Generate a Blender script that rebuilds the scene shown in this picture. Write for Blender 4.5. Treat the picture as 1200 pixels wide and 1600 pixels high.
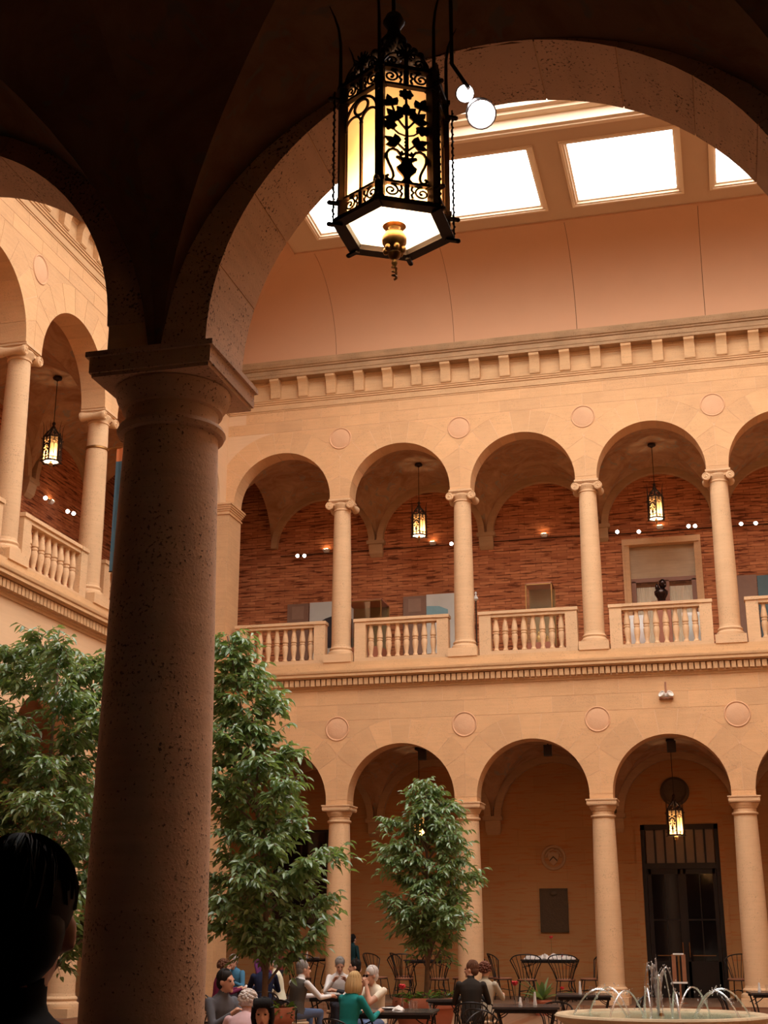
import bpy, bmesh, math, random
from mathutils import Vector, Matrix, Euler
import numpy as np
PI = math.pi
rnd = random.Random(7)
scene = bpy.context.scene
for o in list(bpy.data.objects): bpy.data.objects.remove(o)
C = scene.collection

# ------------------------------------------------------------------ camera
cam_d = bpy.data.cameras.new('camera'); cam = bpy.data.objects.new('camera', cam_d); C.objects.link(cam)
cam.location = (12.403, -31.921, 1.5016)
cam.rotation_euler = (PI/2 + .3079, 0, .2479)
cam_d.sensor_fit = 'VERTICAL'; cam_d.sensor_height = 24; cam_d.lens = 24*2073.3/1600
cam_d.clip_start = .05; cam_d.clip_end = 200
scene.camera = cam
# ------------------------------------------------------------------ world, exposure
w = bpy.data.worlds.new('world'); scene.world = w; w.use_nodes = True
w.node_tree.nodes['Background'].inputs[0].default_value = (.8, .9, 1, 1)
w.node_tree.nodes['Background'].inputs[1].default_value = .3
vs = scene.view_settings
vs.view_transform = 'Standard'; vs.look = 'None'; vs.gamma = 1; vs.use_curve_mapping = False
vs.exposure = 0.0
SKY = 8.6            # brightness of the daylit skylight glass
LANTERN_W = 34.0     # lantern bulb watts

# ------------------------------------------------------------------ materials
def nt(name):
    m = bpy.data.materials.new(name); m.use_nodes = True
    t = m.node_tree; b = t.nodes['Principled BSDF']
    return m, t, b
def N(t, typ, **kw):
    n = t.nodes.new(typ)
    for k, v in kw.items():
        if k.startswith('i_'):
            n.inputs[k[2:].replace('_', ' ')].default_value = v
        else: setattr(n, k, v)
    return n
def coords(t, shift=True):
    tc = N(t, 'ShaderNodeTexCoord')
    if not shift: return tc.outputs['Object']
    oi = N(t, 'ShaderNodeObjectInfo'); mu = N(t, 'ShaderNodeMath', operation='MULTIPLY'); mu.inputs[1].default_value = 37
    t.links.new(oi.outputs['Random'], mu.inputs[0])
    ad = N(t, 'ShaderNodeVectorMath', operation='ADD')
    t.links.new(tc.outputs['Object'], ad.inputs[0]); t.links.new(mu.outputs[0], ad.inputs[1])
    return ad.outputs[0]
def mix(t, fac, a, b, typ='MIX'):
    n = N(t, 'ShaderNodeMix', data_type='RGBA', blend_type=typ)
    for s, v in ((0, fac), (6, a), (7, b)):
        if hasattr(v, 'is_linked'): t.links.new(v, n.inputs[s])
        else: n.inputs[s].default_value = v if s == 0 else (*v, 1)
    return n.outputs[2]
def ramp(t, src, a, b, ca=(0, 0, 0, 1), cb=(1, 1, 1, 1)):
    n = N(t, 'ShaderNodeValToRGB'); e = n.color_ramp.elements
    e[0].position = a; e[1].position = b; e[0].color = ca; e[1].color = cb
    t.links.new(src, n.inputs[0]); return n.outputs[0]
def sc(c, k): return tuple(min(1, x*k) for x in c)
def plain(name, col, rough=.6, metal=0., var=.12, scale=8, spec=.4, bump=0.):
    m, t, b = nt(name)
    co = coords(t)
    n = N(t, 'ShaderNodeTexNoise', i_Scale=scale, i_Detail=4.); t.links.new(co, n.inputs['Vector'])
    t.links.new(mix(t, n.outputs['Fac'], sc(col, 1-var), sc(col, 1+var)), b.inputs['Base Color'])
    b.inputs['Roughness'].default_value = rough; b.inputs['Metallic'].default_value = metal
    b.inputs['Specular IOR Level'].default_value = spec
    if bump:
        bn = N(t, 'ShaderNodeBump', i_Strength=bump, i_Distance=.01); t.links.new(n.outputs['Fac'], bn.inputs['Height']); t.links.new(bn.outputs[0], b.inputs['Normal'])
    return m
def stone(name, col, tint=.16, pits=0., streak=.15, rough=.8, pitscale=38., joints=None):
    m, t, b = nt(name); co = coords(t)
    oi = N(t, 'ShaderNodeObjectInfo')
    base = mix(t, oi.outputs['Random'], sc(col, 1-tint*.5), (min(1, col[0]*(1+tint*.35)), col[1]*(1+tint*.3), col[2]*(1+tint*.15)))
    n1 = N(t, 'ShaderNodeTexNoise', i_Scale=1.7, i_Detail=6., i_Roughness=.6); t.links.new(co, n1.inputs['Vector'])
    base = mix(t, ramp(t, n1.outputs['Fac'], .3, .7), mix(t, 1., base, (1-streak, 1-streak*1.05, 1-streak*1.15), 'MULTIPLY'), base)
    mp = N(t, 'ShaderNodeMapping'); mp.inputs['Scale'].default_value = (1.2, 1.2, 16)
    t.links.new(co, mp.inputs[0])
    n2 = N(t, 'ShaderNodeTexNoise', i_Scale=1.4, i_Detail=5.); t.links.new(mp.outputs[0], n2.inputs['Vector'])
    base = mix(t, ramp(t, n2.outputs['Fac'], .35, .65), mix(t, 1., base, (1-streak*.7,)*3, 'MULTIPLY'), base)
    hgt = n2.outputs['Fac']
    if pits:
        n3 = N(t, 'ShaderNodeTexNoise', i_Scale=pitscale, i_Detail=3., i_Roughness=.55); t.links.new(co, n3.inputs['Vector'])
        n4 = N(t, 'ShaderNodeTexNoise', i_Scale=2.6, i_Detail=2.); t.links.new(co, n4.inputs['Vector'])
        mm = N(t, 'ShaderNodeMath', operation='MULTIPLY_ADD'); mm.inputs[1].default_value = .32; t.links.new(n4.outputs['Fac'], mm.inputs[0]); t.links.new(n3.outputs['Fac'], mm.inputs[2])
        pf = ramp(t, mm.outputs[0], .775, .83)
        fac = N(t, 'ShaderNodeMath', operation='MULTIPLY'); fac.inputs[1].default_value = pits; t.links.new(pf, fac.inputs[0])
        base = mix(t, fac.outputs[0], base, sc(col, .18)); hgt = n3.outputs['Fac']
    t.links.new(base, b.inputs['Base Color']); b.inputs['Roughness'].default_value = rough; b.inputs['Specular IOR Level'].default_value = .25
    bn = N(t, 'ShaderNodeBump', i_Strength=.25, i_Distance=.012); t.links.new(hgt, bn.inputs['Height']); t.links.new(bn.outputs[0], b.inputs['Normal'])
    return m
def brickmat(name, axis, c1, c2, mort, bw, rh, ms=.01, rough=.85, dark=.5):
    m, t, b = nt(name)
    tc = N(t, 'ShaderNodeTexCoord'); sp = N(t, 'ShaderNodeSeparateXYZ'); cb = N(t, 'ShaderNodeCombineXYZ')
    t.links.new(tc.outputs['Object'], sp.inputs[0])
    t.links.new(sp.outputs[axis], cb.inputs[0]); t.links.new(sp.outputs[2], cb.inputs[1])
    br = N(t, 'ShaderNodeTexBrick', i_Scale=1., i_Mortar_Size=ms, i_Mortar_Smooth=.2, i_Bias=-.1)
    br.offset = .37; br.inputs['Brick Width'].default_value = bw; br.inputs['Row Height'].default_value = rh
    br.inputs['Color1'].default_value = (*c1, 1); br.inputs['Color2'].default_value = (*c2, 1); br.inputs['Mortar'].default_value = (*mort, 1)
    t.links.new(cb.outputs[0], br.inputs['Vector'])
    mp = N(t, 'ShaderNodeMapping'); mp.inputs['Scale'].default_value = (1.6, 17, 1); t.links.new(cb.outputs[0], mp.inputs[0])
    n = N(t, 'ShaderNodeTexNoise', i_Scale=1.1, i_Detail=3.); t.links.new(mp.outputs[0], n.inputs['Vector'])
    col = mix(t, ramp(t, n.outputs['Fac'], .55, .60), br.outputs['Color'], mix(t, 1., br.outputs['Color'], (dark, dark*.8, dark*.7), 'MULTIPLY'))
    t.links.new(col, b.inputs['Base Color']); b.inputs['Roughness'].default_value = rough; b.inputs['Specular IOR Level'].default_value = .2
    bn = N(t, 'ShaderNodeBump', i_Strength=.4, i_Distance=.01, invert=True); t.links.new(br.outputs['Fac'], bn.inputs['Height']); t.links.new(bn.outputs[0], b.inputs['Normal'])
    return m
def emit(name, col, s):
    m = bpy.data.materials.new(name); m.use_nodes = True; t = m.node_tree; t.nodes.clear()
    e = N(t, 'ShaderNodeEmission'); e.inputs[0].default_value = (*col, 1); e.inputs[1].default_value = s
    o = N(t, 'ShaderNodeOutputMaterial'); t.links.new(e.outputs[0], o.inputs[0]); return m
def translucent(name, col, gloss=.06):
    m = bpy.data.materials.new(name); m.use_nodes = True; t = m.node_tree; t.nodes.clear()
    co = coords(t); n = N(t, 'ShaderNodeTexNoise', i_Scale=5., i_Detail=3.); t.links.new(co, n.inputs['Vector'])
    c = mix(t, n.outputs['Fac'], sc(col, .75), sc(col, 1.15))
    e = N(t, 'ShaderNodeBsdfTranslucent'); t.links.new(c, e.inputs[0])
    d = N(t, 'ShaderNodeBsdfDiffuse'); t.links.new(c, d.inputs[0])
    g = N(t, 'ShaderNodeBsdfGlossy', i_Roughness=.2)
    m1 = N(t, 'ShaderNodeMixShader', i_Fac=.15); t.links.new(e.outputs[0], m1.inputs[1]); t.links.new(d.outputs[0], m1.inputs[2])
    m2 = N(t, 'ShaderNodeMixShader', i_Fac=gloss); t.links.new(m1.outputs[0], m2.inputs[1]); t.links.new(g.outputs[0], m2.inputs[2])
    o = N(t, 'ShaderNodeOutputMaterial'); t.links.new(m2.outputs[0], o.inputs[0]); return m
def clear_glass(name, tint=(1, 1, 1), gloss=.12, rough=.03):
    m = bpy.data.materials.new(name); m.use_nodes = True; t = m.node_tree; t.nodes.clear()
    a = N(t, 'ShaderNodeBsdfTransparent'); a.inputs[0].default_value = (*tint, 1)
    g = N(t, 'ShaderNodeBsdfGlossy', i_Roughness=rough)
    x = N(t, 'ShaderNodeMixShader', i_Fac=gloss); t.links.new(a.outputs[0], x.inputs[1]); t.links.new(g.outputs[0], x.inputs[2])
    o = N(t, 'ShaderNodeOutputMaterial'); t.links.new(x.outputs[0], o.inputs[0]); return m
def leafmat(name, c1, c2, rough=.27, back=(.30, .42, .07)):
    m, t, b = nt(name)
    gi = N(t, 'ShaderNodeNewGeometry'); oi = N(t, 'ShaderNodeObjectInfo'); ad = N(t, 'ShaderNodeMath', operation='ADD'); fr = N(t, 'ShaderNodeMath', operation='FRACT')
    t.links.new(gi.outputs['Random Per Island'], ad.inputs[0]); t.links.new(oi.outputs['Random'], ad.inputs[1]); t.links.new(ad.outputs[0], fr.inputs[0])
    col = mix(t, fr.outputs[0], c1, c2); t.links.new(col, b.inputs['Base Color'])
    b.inputs['Roughness'].default_value = rough; b.inputs['Specular IOR Level'].default_value = .8
    tr = N(t, 'ShaderNodeBsdfTranslucent'); tr.inputs[0].default_value = (*back, 1)
    ms = N(t, 'ShaderNodeMixShader', i_Fac=.30); t.links.new(b.outputs[0], ms.inputs[1]); t.links.new(tr.outputs[0], ms.inputs[2])
    t.links.new(ms.outputs[0], t.nodes['Material Output'].inputs[0])
    return m

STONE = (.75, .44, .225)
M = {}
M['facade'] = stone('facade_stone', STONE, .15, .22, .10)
M['mortar'] = stone('facade_joint', (.78, .52, .31), .05, 0, .05)
M['column'] = stone('column_stone', (.74, .475, .27), .1, .3, .08)
M['near'] = stone('pitted_travertine', (.72, .48, .33), .10, 1.0, .16, pitscale=62.)
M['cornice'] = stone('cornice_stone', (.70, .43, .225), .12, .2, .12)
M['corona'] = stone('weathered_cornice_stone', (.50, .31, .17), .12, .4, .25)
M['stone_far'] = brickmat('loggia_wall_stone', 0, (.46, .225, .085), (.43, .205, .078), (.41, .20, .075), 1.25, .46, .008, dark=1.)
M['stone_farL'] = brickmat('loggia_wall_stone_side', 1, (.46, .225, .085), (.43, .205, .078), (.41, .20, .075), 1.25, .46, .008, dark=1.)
M['brick'] = brickmat('roman_brick', 0, (.60, .23, .095), (.40, .125, .048), (.34, .115, .05), .44, .085, .010, dark=.38)
M['brickL'] = brickmat('roman_brick_side', 1, (.60, .23, .095), (.40, .125, .048), (.34, .115, .05), .44, .085, .010, dark=.38)
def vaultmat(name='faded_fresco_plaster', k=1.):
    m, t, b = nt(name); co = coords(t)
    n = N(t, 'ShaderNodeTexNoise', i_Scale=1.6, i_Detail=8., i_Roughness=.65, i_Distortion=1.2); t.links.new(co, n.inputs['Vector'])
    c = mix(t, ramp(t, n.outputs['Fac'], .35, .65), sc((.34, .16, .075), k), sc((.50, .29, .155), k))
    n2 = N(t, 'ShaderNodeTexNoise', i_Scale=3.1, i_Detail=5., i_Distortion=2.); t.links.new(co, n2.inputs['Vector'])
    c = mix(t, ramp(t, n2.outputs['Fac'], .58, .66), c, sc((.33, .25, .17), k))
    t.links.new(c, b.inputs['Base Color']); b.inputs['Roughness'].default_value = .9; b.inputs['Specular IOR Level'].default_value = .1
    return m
M['vault'] = vaultmat(); M['vault_shade'] = vaultmat('shade_tone_plaster', .28)  # near copy of the vault plaster, its colour darkened to stand for shade
M['wall_low_bounce'] = plain('hall_wall_low_bounce', (.07, .03, .015), .6); M['floor_low_bounce'] = plain('hall_tiles_low_bounce', (.06, .03, .02), .35)  # unseen hall walls and floor, coloured dark to cut bounce light
M['rib'] = stone('rib_stone', (.55, .33, .17), .1, .1, .15)
M['plaster'] = plain('cove_plaster', (.56, .31, .18), .9, var=.04, scale=1.5, spec=.1)
M['ceil'] = plain('ceiling_plaster', (.54, .37, .245), .9, var=.04, scale=1.5, spec=.1)
M['frame_ceil'] = plain('skylight_frame_paint', (.78, .60, .42), .5, var=.03)
M['dark_line'] = plain('shadow_gap', (.08, .04, .02), .9)
M['sky'] = emit('skylight_glass', (1, .97, .93), SKY)
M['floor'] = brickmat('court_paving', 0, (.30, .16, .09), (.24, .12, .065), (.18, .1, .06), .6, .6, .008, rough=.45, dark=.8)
M['iron'] = plain('dark_bronze_iron', (.035, .018, .010), .55, .6, spec=.4)
M['blackiron'] = plain('black_wrought_iron', (.02, .016, .015), .4, .5)
M['brass'] = plain('aged_brass', (.30, .15, .05), .38, .9)
M['amber'] = translucent('amber_lantern_glass', (.92, .50, .205))
M['white_glass'] = translucent('white_lantern_glass', (1, .9, .75))
M['bulb'] = emit('lantern_bulb', (1, .82, .6), 5)
M['flood'] = emit('floodlight_lamp', (1, .95, 1), 45)
M['spot'] = emit('spot_lamp', (1, .93, .88), 30)
M['glass'] = clear_glass('clear_glass')
M['water'] = clear_glass('water_jet', (.93, .95, 1), .4, .2)
M['white_paint'] = plain('white_paint', (.75, .70, .64), .5)
M['skin'] = plain('skin', (.62, .33, .22), .5, var=.06)
M['skin2'] = plain('darker_skin', (.36, .18, .11), .5, var=.06)
M['wood'] = plain('brown_wood', (.26, .10, .045), .45, scale=14)
M['seat'] = plain('reddish_seat_pad', (.36, .15, .08), .6)
M['tan_seat'] = plain('tan_seat_pad', (.62, .42, .26), .7)
M['terracotta'] = plain('terracotta', (.40, .125, .065), .7, var=.15, scale=4)
M['soil'] = plain('potting_soil', (.05, .03, .02), .95)
M['bark'] = plain('ficus_bark', (.20, .13, .09), .85, var=.3, scale=20, bump=.3)
M['leaf'] = leafmat('ficus_leaf', (.09, .18, .065), (.26, .37, .19))
M['leaf_dark'] = leafmat('dark_leaf', (.05, .075, .04), (.09, .15, .06), back=(.1, .14, .04))
M['leaf_bright'] = leafmat('bright_leaf', (.08, .22, .03), (.16, .36, .06))
M['red'] = plain('red_petals', (.55, .015, .02), .5)
M['napkin'] = plain('white_napkin', (.80, .72, .66), .8)
M['china'] = plain('white_china', (.80, .75, .70), .25)
M['black_glass'] = plain('dark_door_glass', (.008, .006, .006), .06, 0, .02, spec=.6)
M['doorframe'] = plain('dark_bronze_door', (.018, .010, .007), .45, .3)
M['transom'] = plain('dim_lit_transom_glass', (.20, .125, .075), .35)  # tan colour painted in for dim light on the panes
M['bronze'] = plain('bronze_plaque', (.09, .055, .03), .5, .6, .3, 30, bump=.6)

# ------------------------------------------------------------------ mesh helpers
class MB:
    def __init__(s): s.v = []; s.f = []; s.m = []
    def add(s, vs_, fs, mi=0):
        k = len(s.v); s.v += [tuple(a) for a in vs_]; s.f += [tuple(i+k for i in f) for f in fs]; s.m += [mi]*len(fs); return s
    def box(s, x0, x1, y0, y1, z0, z1, mi=0):
        return s.add([(x0,y0,z0),(x1,y0,z0),(x1,y1,z0),(x0,y1,z0),(x0,y0,z1),(x1,y0,z1),(x1,y1,z1),(x0,y1,z1)],
                     [(0,3,2,1),(4,5,6,7),(0,1,5,4),(1,2,6,5),(2,3,7,6),(3,0,4,7)], mi)
    def prism(s, poly, d0, d1, plane='xz', mi=0):
        n = len(poly)
        g = {'xz': lambda a, b, d: (a, d, b), 'xy': lambda a, b, d: (a, b, d), 'yz': lambda a, b, d: (d, a, b)}[plane]
        vv = [g(a, b, d0) for a, b in poly] + [g(a, b, d1) for a, b in poly]
        return s.add(vv, [tuple(range(n)), tuple(range(2*n-1, n-1, -1))] + [(i, (i+1) % n, n+(i+1) % n, n+i) for i in range(n)], mi)
    def lathe(s, prof, seg=24, c=(0, 0, 0), mi=0, cap=True):
        vv = []; n = len(prof)
        for r, z in prof:
            for k in range(seg):
                a = 2*PI*k/seg; vv.append((c[0]+r*math.cos(a), c[1]+r*math.sin(a), c[2]+z))
        ff = [(i*seg+k, i*seg+(k+1) % seg, (i+1)*seg+(k+1) % seg, (i+1)*seg+k) for i in range(n-1) for k in range(seg)]
        if cap:
            ff.append(tuple(range(seg-1, -1, -1))); ff.append(tuple((n-1)*seg+k for k in range(seg)))
        return s.add(vv, ff, mi)
    def loft(s, rings, mi=0, cap=True):
        seg = len(rings[0]); n = len(rings); vv = [p for r in rings for p in r]
        ff = [(i*seg+k, i*seg+(k+1) % seg, (i+1)*seg+(k+1) % seg, (i+1)*seg+k) for i in range(n-1) for k in range(seg)]
        if cap: ff.append(tuple(range(seg-1, -1, -1))); ff.append(tuple((n-1)*seg+k for k in range(seg)))
        return s.add(vv, ff, mi)
    def tube(s, pts, rad, seg=6, mi=0):
        pts = [Vector(p) for p in pts]; n = len(pts)
        if not hasattr(rad, '__len__'): rad = [rad]*n
        rings = []; up = None
        for i, p in enumerate(pts):
            d = (pts[min(i+1, n-1)]-pts[max(i-1, 0)]).normalized()
            if up is None:
                up = Vector((0, 0, 1)) if abs(d.z) < .9 else Vector((1, 0, 0))
            a = d.cross(up)
            if a.length < 1e-4: a = d.cross(Vector((0, 1, 0)))
            a.normalize(); b = a.cross(d); up = b
            rings.append([p+(a*math.cos(2*PI*k/seg)+b*math.sin(2*PI*k/seg))*rad[i] for k in range(seg)])
        return s.loft(rings, mi)
    def ell(s, c, r, seg=14, rings=9, mi=0, rot=None):
        vv = []; c = Vector(c)
        for i in range(1, rings):
            th = PI*i/rings
            for k in range(seg):
                a = 2*PI*k/seg
                p = Vector((r[0]*math.sin(th)*math.cos(a), r[1]*math.sin(th)*math.sin(a), r[2]*math.cos(th)))
                if rot: p = rot @ p
                vv.append(c+p)
        n = rings-1
        tp = Vector((0, 0, r[2])); bt = Vector((0, 0, -r[2]))
        if rot: tp = rot @ tp; bt = rot @ bt
        vv += [c+tp, c+bt]; T, B = n*seg, n*seg+1
        ff = [(i*seg+k, (i+1)*seg+k, (i+1)*seg+(k+1) % seg, i*seg+(k+1) % seg) for i in range(n-1) for k in range(seg)]
        ff += [(T, k, (k+1) % seg) for k in range(seg)] + [(B, (n-1)*seg+(k+1) % seg, (n-1)*seg+k) for k in range(seg)]
        return s.add(vv, ff, mi)
    def mesh(s, name, mats, smooth=None, recalc=True):
        me = bpy.data.meshes.new(name); me.from_pydata([tuple(v) for v in s.v], [], s.f)
        for m in (mats if isinstance(mats, (list, tuple)) else [mats]): me.materials.append(M[m] if isinstance(m, str) else m)
        if any(s.m): me.polygons.foreach_set('material_index', s.m)
        if recalc:
            bm = bmesh.new(); bm.from_mesh(me); bmesh.ops.recalc_face_normals(bm, faces=bm.faces); bm.to_mesh(me); bm.free()
        if smooth:
            me.polygons.foreach_set('use_smooth', [True]*len(me.polygons)); me.set_sharp_from_angle(angle=math.radians(smooth))
        me.update(); return me
    def build(s, name, mats, parent=None, smooth=None, loc=None, rotz=0, recalc=True):
        return link(name, s.mesh(name, mats, smooth, recalc), parent, loc, rotz)
def link(name, me, parent=None, loc=None, rotz=0, rot=None, scale=None):
    o = bpy.data.objects.new(name, me); C.objects.link(o)
    if parent: o.parent = parent
    if loc is not None: o.location = loc
    if rot is not None: o.rotation_euler = rot
    elif rotz: o.rotation_euler = (0, 0, rotz)
    if scale: o.scale = scale if hasattr(scale, '__len__') else (scale,)*3
    return o
def tag(o, label=None, cat=None, group=None, kind=None):
    if label: o['label'] = label
    if cat: o['category'] = cat
    if group: o['group'] = group
    if kind: o['kind'] = kind
    return o
def thing(name, label, cat, loc=(0, 0, 0), rotz=0, group=None):
    o = link(name, None, None, loc, rotz); o.empty_display_size = .1
    return tag(o, label, cat, group)
def struct(o, label, cat): return tag(o, label, cat, kind='structure')
def copy_tree(o, parent=None):
    c = o.copy(); C.objects.link(c); c.parent = parent
    for ch in o.children: copy_tree(ch, c)
    return c
def dup(root, label, loc, rotz=None, group=None, scale=None):
    c = copy_tree(root); c.location = loc; c['label'] = label
    if rotz is not None: c.rotation_euler = (0, 0, rotz)
    if group: c['group'] = group
    if scale: c.scale = (scale,)*3
    return c
ORD = ['first', 'second', 'third', 'fourth', 'fifth', 'sixth', 'seventh', 'eighth', 'ninth', 'tenth']
# ------------------------------------------------------------------ the court: facades
T2 = .28                      # half thickness of an arcade wall
BAY = 3.2; YN = -25.6; XR = 22.4; LP = 3.45; LX = -.24
LOW = dict(zc=4.49, apex=5.94, top=7.32, zr=6.34)
UPP = dict(zc=12.34, apex=13.75, top=14.97, zr=14.02)
def arch_panel(mb, xc, hb, r, zc, zs, ztop, inset=.006, seg=28):
    inner = [(-r, zc), (-r, zs)] + [(-r*math.cos(PI*i/seg), zs+r*math.sin(PI*i/seg)) for i in range(1, seg)] + [(r, zs), (r, zc)]
    outer = [(-hb, zc), (-hb, zs)] + [(-hb*math.cos(PI*i/seg), ztop) for i in range(1, seg)] + [(hb, zs), (hb, zc)]
    n = len(inner)
    for y in (-T2+inset, T2-inset):
        k = len(mb.v); vv = [(xc+a, y, b) for a, b in inner] + [(xc+a, y, b) for a, b in outer] + [(xc-hb, y, ztop), (xc+hb, y, ztop)]
        ff = [(i, i+1, n+i+1, n+i) for i in range(n-1) if i not in (1, n-3)]
        ff += [(1, 2, n+2, 2*n), (1, 2*n, n+1), (n-3, n-2, 2*n+1, 2*n-3), (n-2, 2*n-2, 2*n+1)]
        mb.add(vv, ff)
    vv = [(xc+a, y, b) for y in (-T2+inset, T2-inset) for a, b in inner]
    mb.add(vv, [(i, i+1, n+i+1, n+i) for i in range(n-1)])
    for s_ in (-1, 1):
        x0, x1 = sorted((xc+s_*r, xc+s_*hb)); mb.add([(x0,-T2+inset,zc),(x1,-T2+inset,zc),(x1,T2-inset,zc),(x0,T2-inset,zc)], [(0,1,2,3)])
_bc = {}
def bay_blocks(hb, r, zc, zs, ztop, mat, nv=11):
    key = (hb, r, zc, zs, ztop, mat)
    if key in _bc: return _bc[key]
    out = []; R2 = r+.60; g = .007
    for i in range(nv):
        a0, a1 = PI*i/nv, PI*(i+1)/nv; da = g/r*.6
        a0 += da; a1 -= da
        q = 4; inn = [(r*math.cos(a0+(a1-a0)*k/q), zs+r*math.sin(a0+(a1-a0)*k/q)) for k in range(q+1)]
        def oc(a):
            x, z = R2*math.cos(a), zs+R2*math.sin(a); return (max(-hb+g/2, min(hb-g/2, x)), z)
        ou = [oc(a0+(a1-a0)*k/q) for k in range(q+1)]
        mb = MB().prism(inn+ou[::-1], -T2, T2); out.append(('voussoir', mb.mesh('voussoir', mat, 25)))
    d0 = math.sqrt(max(.01, R2*R2-hb*hb)); rows = 2
    for j in range(rows):
        za = zs+d0+(R2-d0)*j/rows; zb = zs+d0+(R2-d0)*(j+1)/rows
        L = []; q = 6
        for k in range(q+1):
            z = za+g+(zb-za-2*g)*k/q; x = math.sqrt(max(0, R2*R2-(z-zs)**2)); L.append((hb-x, z))
        # block centred on the column axis between two arches
        poly = [(hb+max(.004, d)-g, z) for d, z in L] + [(hb-max(.004, d)+g, z) for d, z in L[::-1]]
        if L[-1][0] < .08: continue
        out.append(('stone_block', MB().prism(poly, -T2, -T2+.03).mesh('stone_block', mat)))
    zt = zs+R2; h = (ztop-zt)/2
    for j in range(2):
        n = 3; wd = 2*hb/n
        for i in range(n):
            x0 = -hb+wd*(i+.5*(j % 2)); mb = MB().box(x0+g/2, x0+wd-g/2, -T2, -T2+.03, zt+h*j+g/2, zt+h*(j+1)-g/2)
            out.append(('stone_block', mb.mesh('stone_block', mat)))
    if zs-zc > .03: out.append(('stone_block', MB().box(r, 2*hb-r, -T2, T2, zc, zs-g/2).mesh('stone_block', mat)))
    _bc[key] = out; return out
M['disc'] = stone('roundel_stone', (.74, .43, .25), .05, .1, .08)
rd_me = MB().lathe([(.0, .030), (.12, .027), (.22, .016), (.262, .004), (.270, .014), (.282, .026), (.296, .024), (.308, .0)], 40, cap=False).mesh('roundel', 'disc', 40)
def arcade(wall, hb, lev, blocks, mat, r):
    for xc in blocks:
        apex = lev['apex']
        if hasattr(xc, '__len__'): xc, hb, r, apex = xc
        for nm, me in bay_blocks(hb, r, lev['zc'], apex-r, lev['top'], mat):
            link(nm, me, wall, (xc, 0, 0))
        link('roundel', rd_me, wall, (xc+hb, -T2+.004, lev['zr']), rot=(PI/2, 0, 0))
def facade(name, label, centres, hb, r, lev_list, x0, x1, blocks, mat, plain_top=None):
    mb = MB()
    for lev in lev_list:
        cs = [c if hasattr(c, '__len__') else (c, hb, r, lev['apex']) for c in centres]
        for xc, h_, r_, ap in cs: arch_panel(mb, xc, h_, r_+.008, lev['zc'], ap-r_, lev['top'])
        a, b = cs[0][0]-cs[0][1], cs[-1][0]+cs[-1][1]
        if x0 < a-.01: mb.box(x0, a, -T2+.006, T2-.006, lev['zc'], lev['top'])
        if x1 > b+.01: mb.box(b, x1, -T2+.006, T2-.006, lev['zc'], lev['top'])
        mb.box(x0, x1, -T2+.01, T2-.01, lev['top']-.05, lev['top']+(.68 if lev is LOW else 1.3))
    if plain_top: mb.box(x0, x1, -T2+.01, T2-.01, LOW['top'], plain_top)
    o = mb.build(name, 'mortar'); struct(o, label, 'wall')
    for lev, bl in zip(lev_list, blocks): arcade(o, hb, lev, bl, mat, r)
    return o
far_c = [BAY*(k+.5) for k in range(7)]
wall_far = facade('wall_far', 'two-storey tan stone arcade wall across the court', far_c, 1.6, 1.33, [LOW, UPP], -.6, XR+.6,
                  [far_c[:5], far_c[:5]], 'facade')
left_c = [-.4-LP*(k+.5) for k in range(7)][::-1]
wall_left = facade('wall_left', 'two-storey tan stone arcade wall along the left of the court', left_c, LP/2, 1.41, [LOW, UPP], YN-.3, .3,
                   [left_c[5:6], left_c[3:6]], 'facade')
wall_left.location = (LX, 0, 0); wall_left.rotation_euler = (0, 0, PI/2)
near_b = [(XR-18.15, 1.6, 1.31, 5.98), (XR-14.95, 1.6, 1.31, 5.98), (XR-11.475, 1.875, 1.585, 6.10), (XR-8.0, 1.6, 1.31, 5.98), (XR-4.8, 1.6, 1.31, 5.98), (XR-1.6, 1.6, 1.31, 5.98)]
wall_near = facade('wall_near', 'pitted stone arcade wall framing the view, seen from inside', near_b, 1.6, 1.33, [LOW], -.6, XR+.6,
                   [near_b[1:4]], 'near', plain_top=16.3)
wall_near.location = (XR, YN, 0); wall_near.rotation_euler = (0, 0, PI)
wall_right = MB().box(XR, XR+.5, YN, 0, -.2, 16.3).build('wall_right', 'facade'); struct(wall_right, 'plain stone wall closing the right of the court', 'wall')

# ------------------------------------------------------------------ cornices: trims with dentils and modillions
def profile_run(name, prof, x0, x1, mat, label, wall):
    # prof: (projection from wall face, z), extruded along the wall
    poly = [(-T2-d, z) for d, z in prof]
    o = MB().prism(poly, x0, x1, 'yz').build(name, mat, None, 20)
    o.location = wall.location; o.rotation_euler = wall.rotation_euler
    return struct(o, label, 'cornice')
bal_prof = [(-.1, 7.30), (.02, 7.30), (.03, 7.345), (.055, 7.36), (.055, 7.385), (.06, 7.39), (.06, 7.57), (.175, 7.58), (.19, 7.60), (.26, 7.61), (.26, 7.67), (.285, 7.69), (.30, 7.735), (.30, 7.755), (.05, 7.80), (.05, 8.0), (-.1, 8.0)]
den_me = MB().box(-.052, .052, -T2-.165, -T2-.06, 7.40, 7.56).mesh('dentil', 'cornice')
mod_poly = [(-T2-.02, 15.27), (-T2-.13, 15.275), (-T2-.15, 15.30), (-T2-.155, 15.40), (-T2-.165, 15.52), (-T2-.19, 15.61), (-T2-.23, 15.68), (-T2-.30, 15.73), (-T2-.31, 15.76), (-T2-.31, 15.80), (-T2+.05, 15.80), (-T2+.05, 15.33)]
mod_me = MB().prism(mod_poly, -.13, .13, 'yz').mesh('modillion', 'cornice', 25)
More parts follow.
